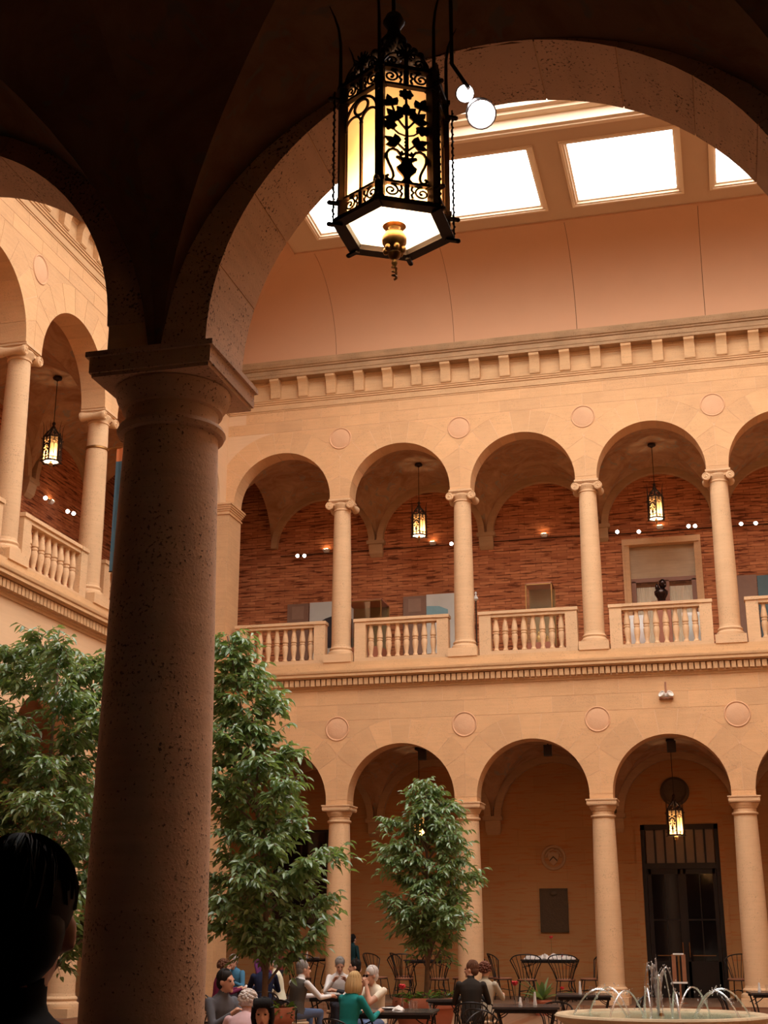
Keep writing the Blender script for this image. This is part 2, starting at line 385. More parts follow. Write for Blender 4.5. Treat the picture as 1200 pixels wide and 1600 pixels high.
top_low = [(-.1, 14.95), (.015, 14.95), (.015, 14.985), (.035, 14.99), (.035, 15.14), (.06, 15.15), (.06, 15.19), (.085, 15.20), (.085, 15.235), (.105, 15.245), (.11, 15.275), (.02, 15.285), (.02, 15.70), (.05, 15.72), (.07, 15.80), (-.1, 15.80)]
top_cor = [(-.1, 15.80), (.34, 15.80), (.34, 15.88), (.355, 15.885), (.355, 16.01), (.39, 16.02), (.41, 16.06), (.44, 16.07), (.48, 16.15), (.49, 16.23), (.3, 16.26), (-.1, 16.26)]
k_tr = 1
for wl, a, b, da, db, ma, mb_, nm in ((wall_far, -.6, XR+.6, .25, 16.2, .62, 16.2, 'far'), (wall_left, YN-.3, .3, -15.2, -.3, -15.6, -.5, 'left')):
    t = profile_run('trim_%d' % k_tr, bal_prof, a, b, 'cornice', 'dentilled balcony cornice below the %s gallery' % nm, wl); k_tr += 1
    n = int((db-da)/.138)
    for i in range(n): link('dentil', den_me, t, (da+.138*i, 0, 0))
    t = profile_run('trim_%d' % k_tr, top_low, a, b, 'cornice', 'bracketed frieze at the top of the %s wall' % nm, wl); k_tr += 1
    n = int((mb_-ma)/.782)
    for i in range(n+1): link('modillion', mod_me, t, (ma+.782*i, 0, 0))
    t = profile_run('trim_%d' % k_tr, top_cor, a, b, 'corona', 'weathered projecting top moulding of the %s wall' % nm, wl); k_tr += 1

# ------------------------------------------------------------------ columns
def base_prof(rb, h=.30):
    return [(rb*1.32, .0), (rb*1.34, .04), (rb*1.30, .085), (rb*1.18, .105), (rb*1.12, .125), (rb*1.12, .14), (rb*1.17, .155), (rb*1.18, .175), (rb*1.12, .2), (rb*1.04, .215), (rb*1.02, .24), (rb, .27)]
def shaft(rb, rt, z0, z1, n=14):
    return [(rb-(rb-rt)*(max(0, (i/n-.25)/.75))**1.5, z0+(z1-z0)*i/n) for i in range(n+1)]
def tuscan(name, mat, ztop=4.49, rb=.30, rt=.255):
    ca = MB()
    neck = ztop-.41
    ca.lathe([(rt, neck), (rt+.03, neck+.005), (rt+.042, neck+.03), (rt+.03, neck+.055), (rt-.002, neck+.06), (rt-.002, neck+.145), (rt+.02, neck+.15), (rt+.025, neck+.175), (rt+.03, neck+.18), (rt+.048, neck+.205), (rt+.060, neck+.24), (rt+.062, neck+.265), (.2, neck+.275)], 40)
    a = .364
    ca.box(-a+.03, a-.03, -a+.03, a-.03, ztop-.14, ztop-.115); ca.box(-a+.018, a-.018, -a+.018, a-.018, ztop-.118, ztop-.03); ca.box(-a, a, -a, a, ztop-.03, ztop)
    b = MB().box(-.40, .40, -.40, .40, 0, .16); b.lathe([(r, z+.16) for r, z in base_prof(rb)], 40)
    s_ = MB().lathe(shaft(rb, rt, .42, neck+.01), 48)
    return ca.mesh('capital', mat, 35), b.mesh('base', mat, 35), s_.mesh('shaft', mat, 35)
def put_column(parts, label, loc, rotz=0, group=None):
    t = thing('column', label, 'column', loc, rotz, group)
    for nm, me in zip(('capital', 'base', 'shaft'), parts): link(nm, me, t)
    return t
tus = tuscan('tus', 'column'); tus_near = tuscan('tusn', 'near')
for k in range(1, 6):
    put_column(tus, 'smooth round stone column of the far lower arcade, %s from the left corner' % ORD[k-1], (BAY*k, 0, 0), 0, 'far lower columns')
for k in range(1, 6):
    put_column(tus, 'round stone column of the left lower arcade, %s from the far corner' % ORD[k-1], (LX, -.4-LP*k, 0), 0, 'left lower columns')
put_column(tus_near, 'huge dark pitted stone column close in the foreground', (9.6, YN, 0), 0, 'near arcade columns')
put_column(tus_near, 'pitted stone column of the near arcade, left of the foreground column', (6.4, YN, 0), 0, 'near arcade columns')
put_column(tus_near, 'pitted stone column of the near arcade, right of the wide foreground arch', (13.35, YN, 0), 0, 'near arcade columns')
put_column(tus_near, 'pitted stone column of the near arcade, furthest right', (16.55, YN, 0), 0, 'near arcade columns')
def ionic():
    zt = 4.26; rb, rt = .25, .215           # heights above the gallery plinth (z 8.08)
    ca = MB(); ca.box(-.30, .30, -.29, .29, zt-.05, zt); ca.box(-.275, .275, -.265, .265, zt-.075, zt-.05)
    ca.lathe([(rt, zt-.30), (rt+.02, zt-.29), (rt+.022, zt-.265), (rt, zt-.25), (rt+.005, zt-.22), (rt+.05, zt-.17), (rt+.06, zt-.12), (rt+.03, zt-.07)], 32)
    ca.box(-.28, .28, -.235, .235, zt-.16, zt-.075)
    for sx in (-1, 1):
        # volute scroll: bolster from front to back with spiral faces
        cx, cz = sx*.285, zt-.175
        rings = []
        for y, r in ((-.285, .098), (-.27, .105), (-.235, .105), (-.16, .082), (0, .066), (.16, .082), (.235, .105), (.27, .105), (.285, .098)):
            rings.append([(cx+r*math.cos(2*PI*k/20), y, cz+r*math.sin(2*PI*k/20)) for k in range(20)])
        ca.loft(rings)
        for sy in (-1, 1):
            pts = []
            for i in range(34):
                a = PI/2 - sx*(i/33)*2*PI*2.1 if True else 0; rr = .096*(1-i/36)
                pts.append((cx+rr*math.cos(a), sy*.288, cz+rr*math.sin(a)))
            ca.tube(pts, [.013*(1-.5*i/33) for i in range(34)], 5)
            ca.ell((cx, sy*.29, cz), (.022, .015, .022), 8, 6)
    b = MB().box(-.36, .36, -.36, .36, -.08, .13); b.lathe([(r, z+.13) for r, z in base_prof(rb)], 40)
    s_ = MB().lathe(shaft(rb, rt, .39, zt-.29), 40)
    return ca.mesh('capital', 'column', 35), b.mesh('base', 'column', 35), s_.mesh('shaft', 'column', 35)
ion = ionic()
for k in range(1, 6):
    put_column(ion, 'slender scroll-topped column of the far upper gallery, %s from the left corner' % ORD[k-1], (BAY*k, 0, 8.08), 0, 'far gallery columns')
left_cols = {}
for k in range(1, 6):
    left_cols[k] = put_column(ion, 'slender scroll-topped column of the left upper gallery, %s from the far corner' % ORD[k-1], (LX, -.4-LP*k, 8.08), PI/2, 'left gallery columns')
# corner piers
def pier(name, label, z0, zt, x0, x1, y0, y1):
    t = thing(name, label, 'pier'); t['kind'] = 'structure'; xc, yc = (x0+x1)/2, (y0+y1)/2; t.location = (xc, yc, z0); hx, hy = (x1-x0)/2, (y1-y0)/2; H = zt-z0
    MB().box(-hx, hx, -hy, hy, .25, H-.28).build('shaft', 'facade', t)
    m = MB()
    for e, a, b in ((.03, H-.30, H-.26), (.0, H-.26, H-.2), (.025, H-.2, H-.15), (.05, H-.15, H-.1), (.075, H-.1, H-.05), (.10, H-.05, H)): m.box(-hx-e, hx+e, -hy-e, hy+e, a, b)
    m.build('capital', 'facade', t)
    MB().box(-hx-.08, hx+.08, -hy-.08, hy+.08, 0, .14).box(-hx-.05, hx+.05, -hy-.05, hy+.05, .14, .22).box(-hx-.02, hx+.02, -hy-.02, hy+.02, .22, .26).build('base', 'facade', t)
pier('wall_corner_upper', 'square stone pier with moulded cap at the gallery corner', 8.08, UPP['zc'], -.52, .27, -.62, .28)
pier('wall_corner_lower', 'square stone pier at the ground floor corner behind the trees', 0, LOW['zc'], -.52, .27, -.62, .28)

# ------------------------------------------------------------------ balustrades
def bal_meshes(w):
    bl = [(r_*1.22, z_*.86/.76) for r_, z_ in [(.050, 0), (.058, .03), (.048, .05), (.036, .085), (.048, .17), (.062, .27), (.063, .345), (.050, .385), (.060, .395), (.060, .425), (.046, .435), (.064, .455), (.062, .52), (.048, .62), (.037, .70), (.045, .735), (.050, .76)]]
    return MB().lathe(bl, 14).mesh('baluster', 'column', 40)
blu = bal_meshes(0)
def balustrade(label, loc, rotz, half, n=8, group=None):
    t = thing('balustrade', label, 'balustrade', loc, rotz, group); pw = .29
    for s_ in (-1, 1):
        MB().box(s_*half-(pw if s_ > 0 else 0), s_*half+(0 if s_ > 0 else pw), -.13, .13, 0, 1.04).box(s_*half-(pw+.02 if s_ > 0 else .02), s_*half+(.02 if s_ > 0 else pw+.02), -.16, .16, 1.04, 1.12).build('post', 'column', t)
    MB().box(-half+pw, half-pw, -.11, .11, .97, 1.05).box(-half+pw, half-pw, -.15, .15, 1.05, 1.12).build('rail', 'column', t)
    MB().box(-half+pw, half-pw, -.13, .13, 0, .12).build('plinth', 'column', t)
    for i in range(n):
        x = -half+pw+(2*half-2*pw)*(i+.5)/n; link('baluster', blu, t, (x, 0, .115))
    return t
for k in range(5):
    x0 = .40 if k == 0 else BAY*k+.39; x1 = BAY*(k+1)-.39
    balustrade('stone balustrade in the %s arch of the far gallery from the left corner' % ORD[k], ((x0+x1)/2, -.04, 8.0), 0, (x1-x0)/2, 8, 'gallery balustrades')
for k in range(1, 5):
    balustrade('stone balustrade in the %s arch of the left gallery from the far corner' % ORD[k], (LX+.04, -.4-LP*(k+.5), 8.0), PI/2, LP/2-.39, 8, 'gallery balustrades')

# ------------------------------------------------------------------ loggia floors, back walls, vaults
def vault_mesh(hb, D, zs, r, mat='vault', ns=16, nt_=24):
    q = .975; mb = MB()
    for web in range(4):
        vv = []
        for i in range(ns+1):
            s_ = math.sin(PI/2*i/ns)
            for j in range(nt_+1):
                tt = math.sin(PI/2*(2*j/nt_-1)); u = tt*s_                 # across (normalised)
                a, c_ = (u, s_) if web in (0, 2) else (s_, u)
                if web >= 2: a, c_ = -a, -c_
                h = r*math.sqrt(max(0, 1-(u/q)**2))
                vv.append((a*hb, c_*D, zs+h+.16*(1-a*a)*(1-c_*c_)))
        ff = [(i*(nt_+1)+j, i*(nt_+1)+j+1, (i+1)*(nt_+1)+j+1, (i+1)*(nt_+1)+j) for i in range(ns) for j in range(nt_)]
        mb.add(vv, ff)
    me = mb.mesh('vault', mat, None, recalc=False)
    bm = bmesh.new(); bm.from_mesh(me); bmesh.ops.remove_doubles(bm, verts=bm.verts, dist=.0005); bmesh.ops.dissolve_degenerate(bm, dist=.0003, edges=bm.edges); bmesh.ops.recalc_face_normals(bm, faces=bm.faces); bm.to_mesh(me); bm.free()
    me.polygons.foreach_set('use_smooth', [True]*len(me.polygons)); me.set_sharp_from_angle(angle=math.radians(30)); return me
DEP = 3.6; VD = (DEP-T2)/2; VY = T2+VD
def vrow(cs, hb, zs, r, xf, label, ribs=True, cat='vault', mat='vault'):
    me = vault_mesh(hb, VD+.02, zs, r, mat)
    rp = []
    rr = MB(); q = 20
    for i in range(q):
        a0, a1 = PI*i/q, PI*(i+1)/q; ro, ri = r+.03, r-.15
        rr.prism([(ri*math.cos(a0), zs+ri*math.sin(a0)), (ro*math.cos(a0), zs+ro*math.sin(a0)), (ro*math.cos(a1), zs+ro*math.sin(a1)), (ri*math.cos(a1), zs+ri*math.sin(a1))], VD-.16, VD)
    rm = rr.mesh('wall_rib', 'rib', 40)
    cm = MB().loft([[(-.17*s_, VD-.02, zs-.45), (.17*s_, VD-.02, zs-.45), (.17*s_, VD+.02, zs-.45), (-.17*s_, VD+.02, zs-.45)] for s_ in (1,)] +
                   [[(-.2, VD-.10, zs-.36), (.2, VD-.10, zs-.36), (.2, VD+.02, zs-.36), (-.2, VD+.02, zs-.36)], [(-.2, VD-.16, zs-.1), (.2, VD-.16, zs-.1), (.2, VD+.02, zs-.1), (-.2, VD+.02, zs-.1)],
                    [(-.26, VD-.2, zs-.08), (.26, VD-.2, zs-.08), (.26, VD+.02, zs-.08), (-.26, VD+.02, zs-.08)], [(-.26, VD-.2, zs+.02), (.26, VD-.2, zs+.02), (.26, VD+.02, zs+.02), (-.26, VD+.02, zs+.02)]]).mesh('corbel', 'rib')
    for xc in cs:
        o = link('ceiling_vault', me); struct(o, label, cat)
        o.matrix_world = xf @ Matrix.Translation((xc, VY, 0))
        if ribs:
            link('wall_rib', rm, o); link('corbel', cm, o, (hb, 0, 0))
XF_FAR = Matrix.Identity(4)
XF_LEFT = Matrix.Translation((LX, 0, 0)) @ Matrix.Rotation(PI/2, 4, 'Z')
XF_NEAR = Matrix.Translation((XR, YN, 0)) @ Matrix.Rotation(PI, 4, 'Z')
vrow(far_c[:6], 1.6, 12.25, 1.54, XF_FAR, 'faded painted groin vault over the far upper gallery')
vrow(far_c[:6], 1.6, 4.44, 1.53, XF_FAR, 'shadowed plaster groin vault over the far lower arcade')
vrow(left_c[1:], LP/2, 12.25, 1.60, XF_LEFT, 'painted groin vault over the left upper gallery')
vrow(left_c[1:], LP/2, 4.44, 1.58, XF_LEFT, 'dark plaster groin vault over the left lower arcade')
vrow([XR-4.8, XR-8.0, XR-14.95], 1.6, 4.50, 1.60, XF_NEAR, 'plaster groin vault coloured dark as shade, overhead in the near arcade', False, mat='vault_shade')
vrow([XR-11.475], 1.875, 4.50, 1.60, XF_NEAR, 'wide plaster groin vault coloured dark as shade above the hexagonal lantern', False, mat='vault_shade')
# solid slabs above the vaults
for nm, b, lab in (('floor_far_gallery', (-.6-3.3, XR, T2-.02, 4.1, 7.75, 8.0), 'stone floor slab of the far gallery'),
                   ('floor_left_gallery', (LX-4.1, LX-T2+.02, YN, T2-.02, 7.75, 8.0), 'stone floor slab of the left gallery'),
                   ('roof_far_gallery', (-4.4, XR+.5, T2-.02, 4.3, 15.0, 15.3), 'flat slab closing the far gallery'),
                   ('roof_left_gallery', (LX-4.3, LX-T2+.02, YN, T2-.02, 15.0, 15.3), 'flat slab closing the left gallery'),
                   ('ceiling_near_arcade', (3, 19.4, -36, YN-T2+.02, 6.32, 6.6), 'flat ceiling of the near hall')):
    o = MB().box(*b).build(nm, 'facade' if 'floor' in nm else 'vault_shade'); struct(o, lab, 'floor' if 'floor' in nm else 'ceiling')
# back walls with door openings
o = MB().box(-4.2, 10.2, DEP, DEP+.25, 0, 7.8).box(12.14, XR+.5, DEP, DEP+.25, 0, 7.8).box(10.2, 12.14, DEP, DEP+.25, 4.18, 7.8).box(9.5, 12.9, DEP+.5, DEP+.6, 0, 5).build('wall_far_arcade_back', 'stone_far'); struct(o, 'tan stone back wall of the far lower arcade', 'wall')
o = MB().box(-4.2, 10.32, DEP, DEP+.25, 7.9, 15.1).box(12.08, XR+.5, DEP, DEP+.25, 7.9, 15.1).box(10.32, 12.08, DEP, DEP+.25, 11.72, 15.1).box(9.5, 12.9, DEP+.5, DEP+.6, 7.9, 12.5).build('wall_far_gallery_back', 'brick'); struct(o, 'long thin red-brown brick back wall of the far gallery', 'wall')
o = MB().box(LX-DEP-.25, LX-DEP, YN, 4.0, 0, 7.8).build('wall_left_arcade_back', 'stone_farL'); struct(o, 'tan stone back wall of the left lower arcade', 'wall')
o = MB().box(LX-DEP-.25, LX-DEP, YN, 4.0, 7.9, 15.1).build('wall_left_gallery_back', 'brickL'); struct(o, 'red-brown brick back wall of the left gallery', 'wall')
# floors
o = MB().box(-.0, XR, YN+.45, -.5, -.5, -.2).build('floor_court', 'floor'); struct(o, 'dark tiled court floor', 'floor')
o = MB().box(-4.3, XR+.5, -.5, 4.3, -.5, 0).build('floor_far_arcade', 'floor'); struct(o, 'tiled floor of the far arcade, one step up', 'floor')
o = MB().box(-4.3, .2, YN-.5, -.5, -.5, 0).build('floor_left_arcade', 'floor'); struct(o, 'tiled floor of the left arcade', 'floor')
o = MB().box(-4.3, XR+.5, -36, YN+.45, -.5, 0).build('floor_near_hall', 'floor_low_bounce'); struct(o, 'tiled floor of the near hall', 'floor')
o = MB().box(3, 19.4, -36.3, -36, 0, 6.5).box(2.7, 3, -36, YN, 0, 6.5).box(19.4, 19.7, -36, YN, 0, 6.5).build('wall_near_hall', 'wall_low_bounce'); struct(o, 'stone walls of the near hall behind the viewer', 'wall')

# ------------------------------------------------------------------ cove and skylit ceiling
ZC = 18.15; B0, B1 = .47, 2.68
def cove_pts(n=12):
    return [(B0+(B1-B0)*(1-math.cos(PI/2*i/n)), 16.2+(ZC-16.2)*math.sin(PI/2*i/n)) for i in range(n+1)]
cp = cove_pts()
def cove_seg(a0, a1, f, closed0=None):
    pass
x_lo, x_hi, y_lo, y_hi = -T2+.28, XR, YN+T2, -T2
def cove(side, cuts):
    # side frame: s along the wall, d distance from it
    g = {'far': lambda s_, d, z: (s_, y_hi-d, z), 'near': lambda s_, d, z: (s_, y_lo+d, z), 'left': lambda s_, d, z: (x_lo+d, s_, z), 'right': lambda s_, d, z: (x_hi-d, s_, z)}[side]
    lo, hi = (x_lo, x_hi) if side in ('far', 'near') else (y_lo, y_hi)
    root = None; segs = [lo]+cuts+[hi]
    for i in range(len(segs)-1):
        a, b = segs[i], segs[i+1]; vv = []; th = .03
        for d, z in cp:
            aa = max(a+.006, lo+d); bb = min(b-.006, hi-d); aa = min(aa, bb)
            vv += [g(aa, d, z), g(bb, d, z)]
        n = len(cp); vv += [(x, y, z+th) for x, y, z in vv]
        ff = [(2*k, 2*k+1, 2*k+3, 2*k+2) for k in range(n-1)] + [(2*n+2*k, 2*n+2*k+2, 2*n+2*k+3, 2*n+2*k+1) for k in range(n-1)]
        ff += [(2*k, 2*k+2, 2*n+2*k+2, 2*n+2*k) for k in range(n-1)] + [(2*k+1, 2*n+2*k+1, 2*n+2*k+3, 2*k+3) for k in range(n-1)]
        me = MB().add(vv, ff).mesh('cove_panel', 'plaster', 30)
        if root is None:
            vb = []
            for d, z in cp: vb += [g(lo, d-.02, z+.05), g(hi, d-.02, z+.05)]
            root = MB().add(vb, ff[:n-1]).build('ceiling_cove_'+side, 'dark_line'); struct(root, 'smooth brown plaster cove above the %s wall' % side, 'ceiling')
        link('cove_panel', me, root)
cove('far', [BAY*k+0. for k in range(1, 7)]); cove('left', [-.4-LP*k for k in range(1, 7)][::-1]); cove('near', []); cove('right', [])
# flat ceiling ring with openings
wx = [4.8+BAY*k for k in range(5)]; wy = [-4.95-2.9*k-.0 for k in range(6)]
wy = [-4.95, -8.1, -11.25, -14.4, -17.55, -20.65]
HW, HH = 1.215, 1.31
inner = (6.95, XR-6.95, -18.6, -7.0)
xb0, xb1, yb0, yb1 = x_lo+B1, x_hi-B1, y_lo+B1, y_hi-B1
wins = [(x, y) for x in wx for y in wy if not (inner[0]-.2 < x < inner[1]+.2 and inner[2]-.2 < y < inner[3]+.2)]
def in_hole(x, y):
    if inner[0] < x < inner[1] and inner[2] < y < inner[3]: return True
    return any(abs(x-a) < HW and abs(y-b) < HH for a, b in wins)
gx = sorted(set([xb0, xb1, inner[0], inner[1]]+[x+s_*HW for x in wx for s_ in (-1, 1)]))
gy = sorted(set([yb0, yb1, inner[2], inner[3]]+[y+s_*HH for y in wy for s_ in (-1, 1)]))
gx = [x for x in gx if xb0 <= x <= xb1]; gy = [y for y in gy if yb0 <= y <= yb1]
mb = MB()
for i in range(len(gx)-1):
    for j in range(len(gy)-1):
        if not in_hole((gx[i]+gx[i+1])/2, (gy[j]+gy[j+1])/2): mb.box(gx[i], gx[i+1], gy[j], gy[j+1], ZC, ZC+.25)
ceil = mb.build('ceiling_flat', 'ceil'); struct(ceil, 'flat plaster ceiling pierced by skylights', 'ceiling')
e = .03
MB().box(xb0-e, xb1+e, yb1-e, yb1+.05, ZC-.045, ZC+.01).box(xb0-e, xb1+e, yb0-.05, yb0+e, ZC-.045, ZC+.01).box(xb0-.05, xb0+e, yb0, yb1, ZC-.045, ZC+.01).box(xb1-e, xb1+.05, yb0, yb1, ZC-.045, ZC+.01).build('edge_bead', 'plaster', ceil)
def ring(mb, hx, hy, w_, z0, z1):
    mb.box(-hx-w_, hx+w_, -hy-w_, -hy, z0, z1); mb.box(-hx-w_, hx+w_, hy, hy+w_, z0, z1)
    mb.box(-hx-w_, -hx, -hy, hy, z0, z1); mb.box(hx, hx+w_, -hy, hy, z0, z1)
mb = MB(); ring(mb, HW-.07, HH-.07, .06, ZC+.03, ZC+.08); ring(mb, HW-.02, HH-.02, .06, ZC-.025, ZC+.05); ring(mb, HW+.035, HH+.035, .06, ZC-.05, ZC+.01)
wf_me = mb.mesh('frame', 'frame_ceil')
wp_me = MB().box(-HW+.05, HW-.05, -HH+.05, HH-.05, ZC+.09, ZC+.11).mesh('pane', 'sky')
for i, (x, y) in enumerate(wins):
    t = thing('window_%d' % (i+1), 'square daylit skylight with moulded frame in the flat ceiling', 'skylight', (x, y, 0), 0, 'ceiling skylights'); t['kind'] = 'structure'
    link('frame', wf_me, t); link('pane', wp_me, t)
icx, icy = (inner[0]+inner[1])/2, (inner[2]+inner[3])/2; ihx, ihy = (inner[1]-inner[0])/2, (inner[3]-inner[2])/2
t = thing('window_%d' % (len(wins)+1), 'large central raised skylight with stepped bright frame', 'skylight', (icx, icy, 0)); t['kind'] = 'structure'
mb = MB(); ring(mb, ihx-.02, ihy-.02, .12, ZC-.06, ZC+.02); ring(mb, ihx-.12, ihy-.12, .11, ZC-.02, ZC+.3); ring(mb, ihx-.32, ihy-.32, .24, ZC+.22, ZC+.36); ring(mb, ihx-.45, ihy-.45, .14, ZC+.3, ZC+.5)
mb.build('frame', 'frame_ceil', t)
nx_, ny_ = 3, 4
for i in range(nx_):
    for j in range(ny_):
        wx_, wy_ = 2*(ihx-.45)/nx_, 2*(ihy-.45)/ny_; x0 = -ihx+.45+wx_*i; y0 = -ihy+.45+wy_*j
        MB().box(x0+.05, x0+wx_-.05, y0+.05, y0+wy_-.05, ZC+.46, ZC+.48).build('pane', 'sky', t)
mb = MB()
for i in range(1, nx_): x = -ihx+.45+2*(ihx-.45)/nx_*i; mb.box(x-.06, x+.06, -ihy+.45, ihy-.45, ZC+.40, ZC+.5)
for j in range(1, ny_): y = -ihy+.45+2*(ihy-.45)/ny_*j; mb.box(-ihx+.45, ihx-.45, y-.06, y+.06, ZC+.40, ZC+.5)
mb.build('glazing_bars', 'frame_ceil', t)
o = MB().box(-5, XR+1, YN-.6, 5, 18.9, 19.1).build('roof_slab', 'ceil'); struct(o, 'roof above the skylit ceiling', 'roof')
# ------------------------------------------------------------------ hexagonal lantern
def lantern_root():
    R = .205; H = .60; ap = R*math.cos(PI/6)           # body vertex radius, pane height, apothem
    t = thing('hanging_lantern', 'x', 'lantern')
    hexp = lambda r, z, off=0: [(r*math.cos(PI/3*k+PI/6+off), r*math.sin(PI/3*k+PI/6+off), z) for k in range(6)]
    # bottom tray: splayed hexagonal ring
    fr = MB(); a = hexp(.245, -.03); b = hexp(.235, .0); c_ = hexp(.185, .0); d = hexp(.190, -.03)
    fr.add(a+b+c_+d, [f for k in range(6) for f in ((k, (k+1) % 6, 6+(k+1) % 6, 6+k), (6+k, 6+(k+1) % 6, 12+(k+1) % 6, 12+k), (12+k, 12+(k+1) % 6, 18+(k+1) % 6, 18+k), (18+k, 18+(k+1) % 6, (k+1) % 6, k))])
    fr.build('tray', 'iron', t)
    def hring(z0, z1, ro, ri):
        fr = MB(); q = [hexp(ro, z0), hexp(ro, z1), hexp(ri, z1), hexp(ri, z0)]; v = sum(q, [])
        fr.add(v, [(i*6+k, i*6+(k+1) % 6, ((i+1) % 4)*6+(k+1) % 6, ((i+1) % 4)*6+k) for i in range(4) for k in range(6)]); fr.build('band', 'iron', t)
    for z in (.0, .085, H-.01, H+.075): hring(z, z+.012, R+.012, R-.012)
    hring(H+.075, H+.095, R+.02, R-.03)
    MB().add(hexp(.19, -.004), [(0,1,2,3,4,5)]).build('bottom_glass', 'white_glass', t)
    W = R
    pane = MB().add([(-W/2+.012, 0, .012), (W/2-.012, 0, .012), (W/2-.012, 0, H+.07), (-W/2+.012, 0, H+.07)], [(0, 1, 2, 3)]).mesh('pane', 'amber', recalc=False)
    # bands of C scrolls, shared by both grilles
    def scroll(mb, cx, cz, s_, r0=.026, turns=1.35, rad=.0042, a0=0.):
        pts = []
        for i in range(26):
            q = i/25; an = a0+s_*q*2*PI*turns; rr = r0*(1-.78*q); pts.append((cx+rr*math.cos(an), 0, cz+rr*math.sin(an)))
        mb.tube(pts, [rad*(1-.2*i/25) for i in range(26)], 5); mb.ell(pts[-1], (.007, .005, .007), 7, 5)
    def band(mb, z0):
        zc = z0+.042
        for s_ in (-1, 1):
            scroll(mb, s_*.060, zc, s_, .030, 1.4, .0050, PI/2 if s_ > 0 else PI/2)
            mb.tube([(s_*.022, 0, zc+.028), (s_*.018, 0, zc+.012), (s_*.027, 0, zc), (s_*.018, 0, zc-.012), (s_*.024, 0, zc-.03)], .0055, 5)
            mb.tube([(s_*.03, 0, zc+.034), (s_*.045, 0, zc+.028), (s_*.06, 0, zc+.034)], .004, 5)
        mb.box(-.010, .010, -.005, .005, z0+.005, z0+.08)
    def tracery():
        mb = MB(); hw = W/2-.014; band(mb, .01); band(mb, H+.0)
        mb.box(-.005, .005, -.005, .005, .09, .47)
        for s_ in (-1, 1):
            cx = s_*hw/2
            mb.tube([(cx-hw/2*math.cos(PI*i/14), 0, .44+.055*math.sin(PI*i/14)) for i in range(15)], .0058, 6)
            mb.box(s_*hw-.004, s_*hw+.004, -.005, .005, .09, .44); mb.ell((s_*hw, 0, .44), (.010, .006, .010), 8, 6)
        mb.ell((0, 0, .445), (.010, .007, .012), 8, 6)
        mb.tube([(-hw*math.cos(PI*i/18), 0, .46+.115*math.sin(PI*i/18)) for i in range(19)], .0065, 6)
        mb.tube([(.037*math.cos(2*PI*i/20), 0, .527+.037*math.sin(2*PI*i/20)) for i in range(21)], .0062, 6)
        return mb.mesh('tracery_grille', 'iron', 40)
    def leaf3(mb, x, z, an, s_=1.):
        for da, ln in ((0, .055), (.75, .046), (-.75, .046)):
            a = an+da; ux, uz = math.cos(a), math.sin(a); px, pz = -uz, ux; ln *= s_*1.1; w_ = .016*s_
            mb.prism([(x, z), (x+ux*ln*.35+px*w_, z+uz*ln*.35+pz*w_), (x+ux*ln*.7+px*w_*.75, z+uz*ln*.7+pz*w_*.75), (x+ux*ln, z+uz*ln), (x+ux*ln*.7-px*w_*.75, z+uz*ln*.7-pz*w_*.75), (x+ux*ln*.35-px*w_, z+uz*ln*.35-pz*w_)], -.003, .003)
    def plant():
        mb = MB(); band(mb, .01); band(mb, H+.0)
        prof = [(.012, .09), (.026, .095), (.012, .115), (.016, .13), (.036, .155), (.040, .17), (.026, .185), (.020, .20), (.030, .215), (.022, .222)]
        mb.prism([(r, z) for r, z in prof]+[(-r, z) for r, z in prof[::-1]], -.006, .006)
        mb.tube([(0, 0, .21), (.002, 0, .32), (0, 0, .43), (0, 0, .55)], [.009, .007, .006, .005], 6)
        for i in range(5): mb.ell((0, 0, .25+.018*i), (.010, .007, .008), 7, 5)
        def blossom(x, z, r=.027):
            mb.ell((x, 0, z), (r, .008, r*.85), 10, 6)
            for k in range(7): mb.ell((x+r*.8*math.cos(k*2*PI/7), 0, z+r*.75*math.sin(k*2*PI/7)), (.009, .006, .009), 6, 5)
        blossom(0, .555, .027)
        for s_ in (-1, 1):
            blossom(s_*.066, .385 if s_ < 0 else .375, .028)
            mb.tube([(0, 0, .335), (s_*.03, 0, .345), (s_*.06, 0, .375)], .0042, 5)
            leaf3(mb, s_*.030, .290, PI/2-s_*1.05, 1.05); mb.tube([(0, 0, .255), (s_*.018, 0, .275), (s_*.036, 0, .295)], .005, 5)
            leaf3(mb, s_*.030, .415, PI/2-s_*.75, 1.15); mb.tube([(0, 0, .37), (s_*.018, 0, .395), (s_*.034, 0, .42)], .005, 5)
            leaf3(mb, s_*.055, .485, PI/2-s_*.35, 1.0); mb.tube([(s_*.03, 0, .42), (s_*.045, 0, .45), (s_*.055, 0, .485)], .0048, 5)
            # big S scrolls either side of the vase
            pts = [(s_*x_, 0, z_) for x_, z_ in ((.034, .222), (.027, .212), (.022, .222), (.024, .240), (.036, .256), (.052, .262), (.068, .254), (.077, .236), (.077, .212), (.070, .188), (.060, .164), (.053, .142), (.051, .122), (.056, .108), (.066, .103), (.075, .108), (.078, .120), (.070, .126))]
            mb.tube(pts, .0062, 6); mb.ell((s_*.034, 0, .222), (.009, .006, .009), 7, 5)
            leaf3(mb, s_*.022, .235, PI/2+s_*.2, .4)
        leaf3(mb, 0, .445, PI/2, 1.1)
        return mb.mesh('plant_grille', 'iron', 40)
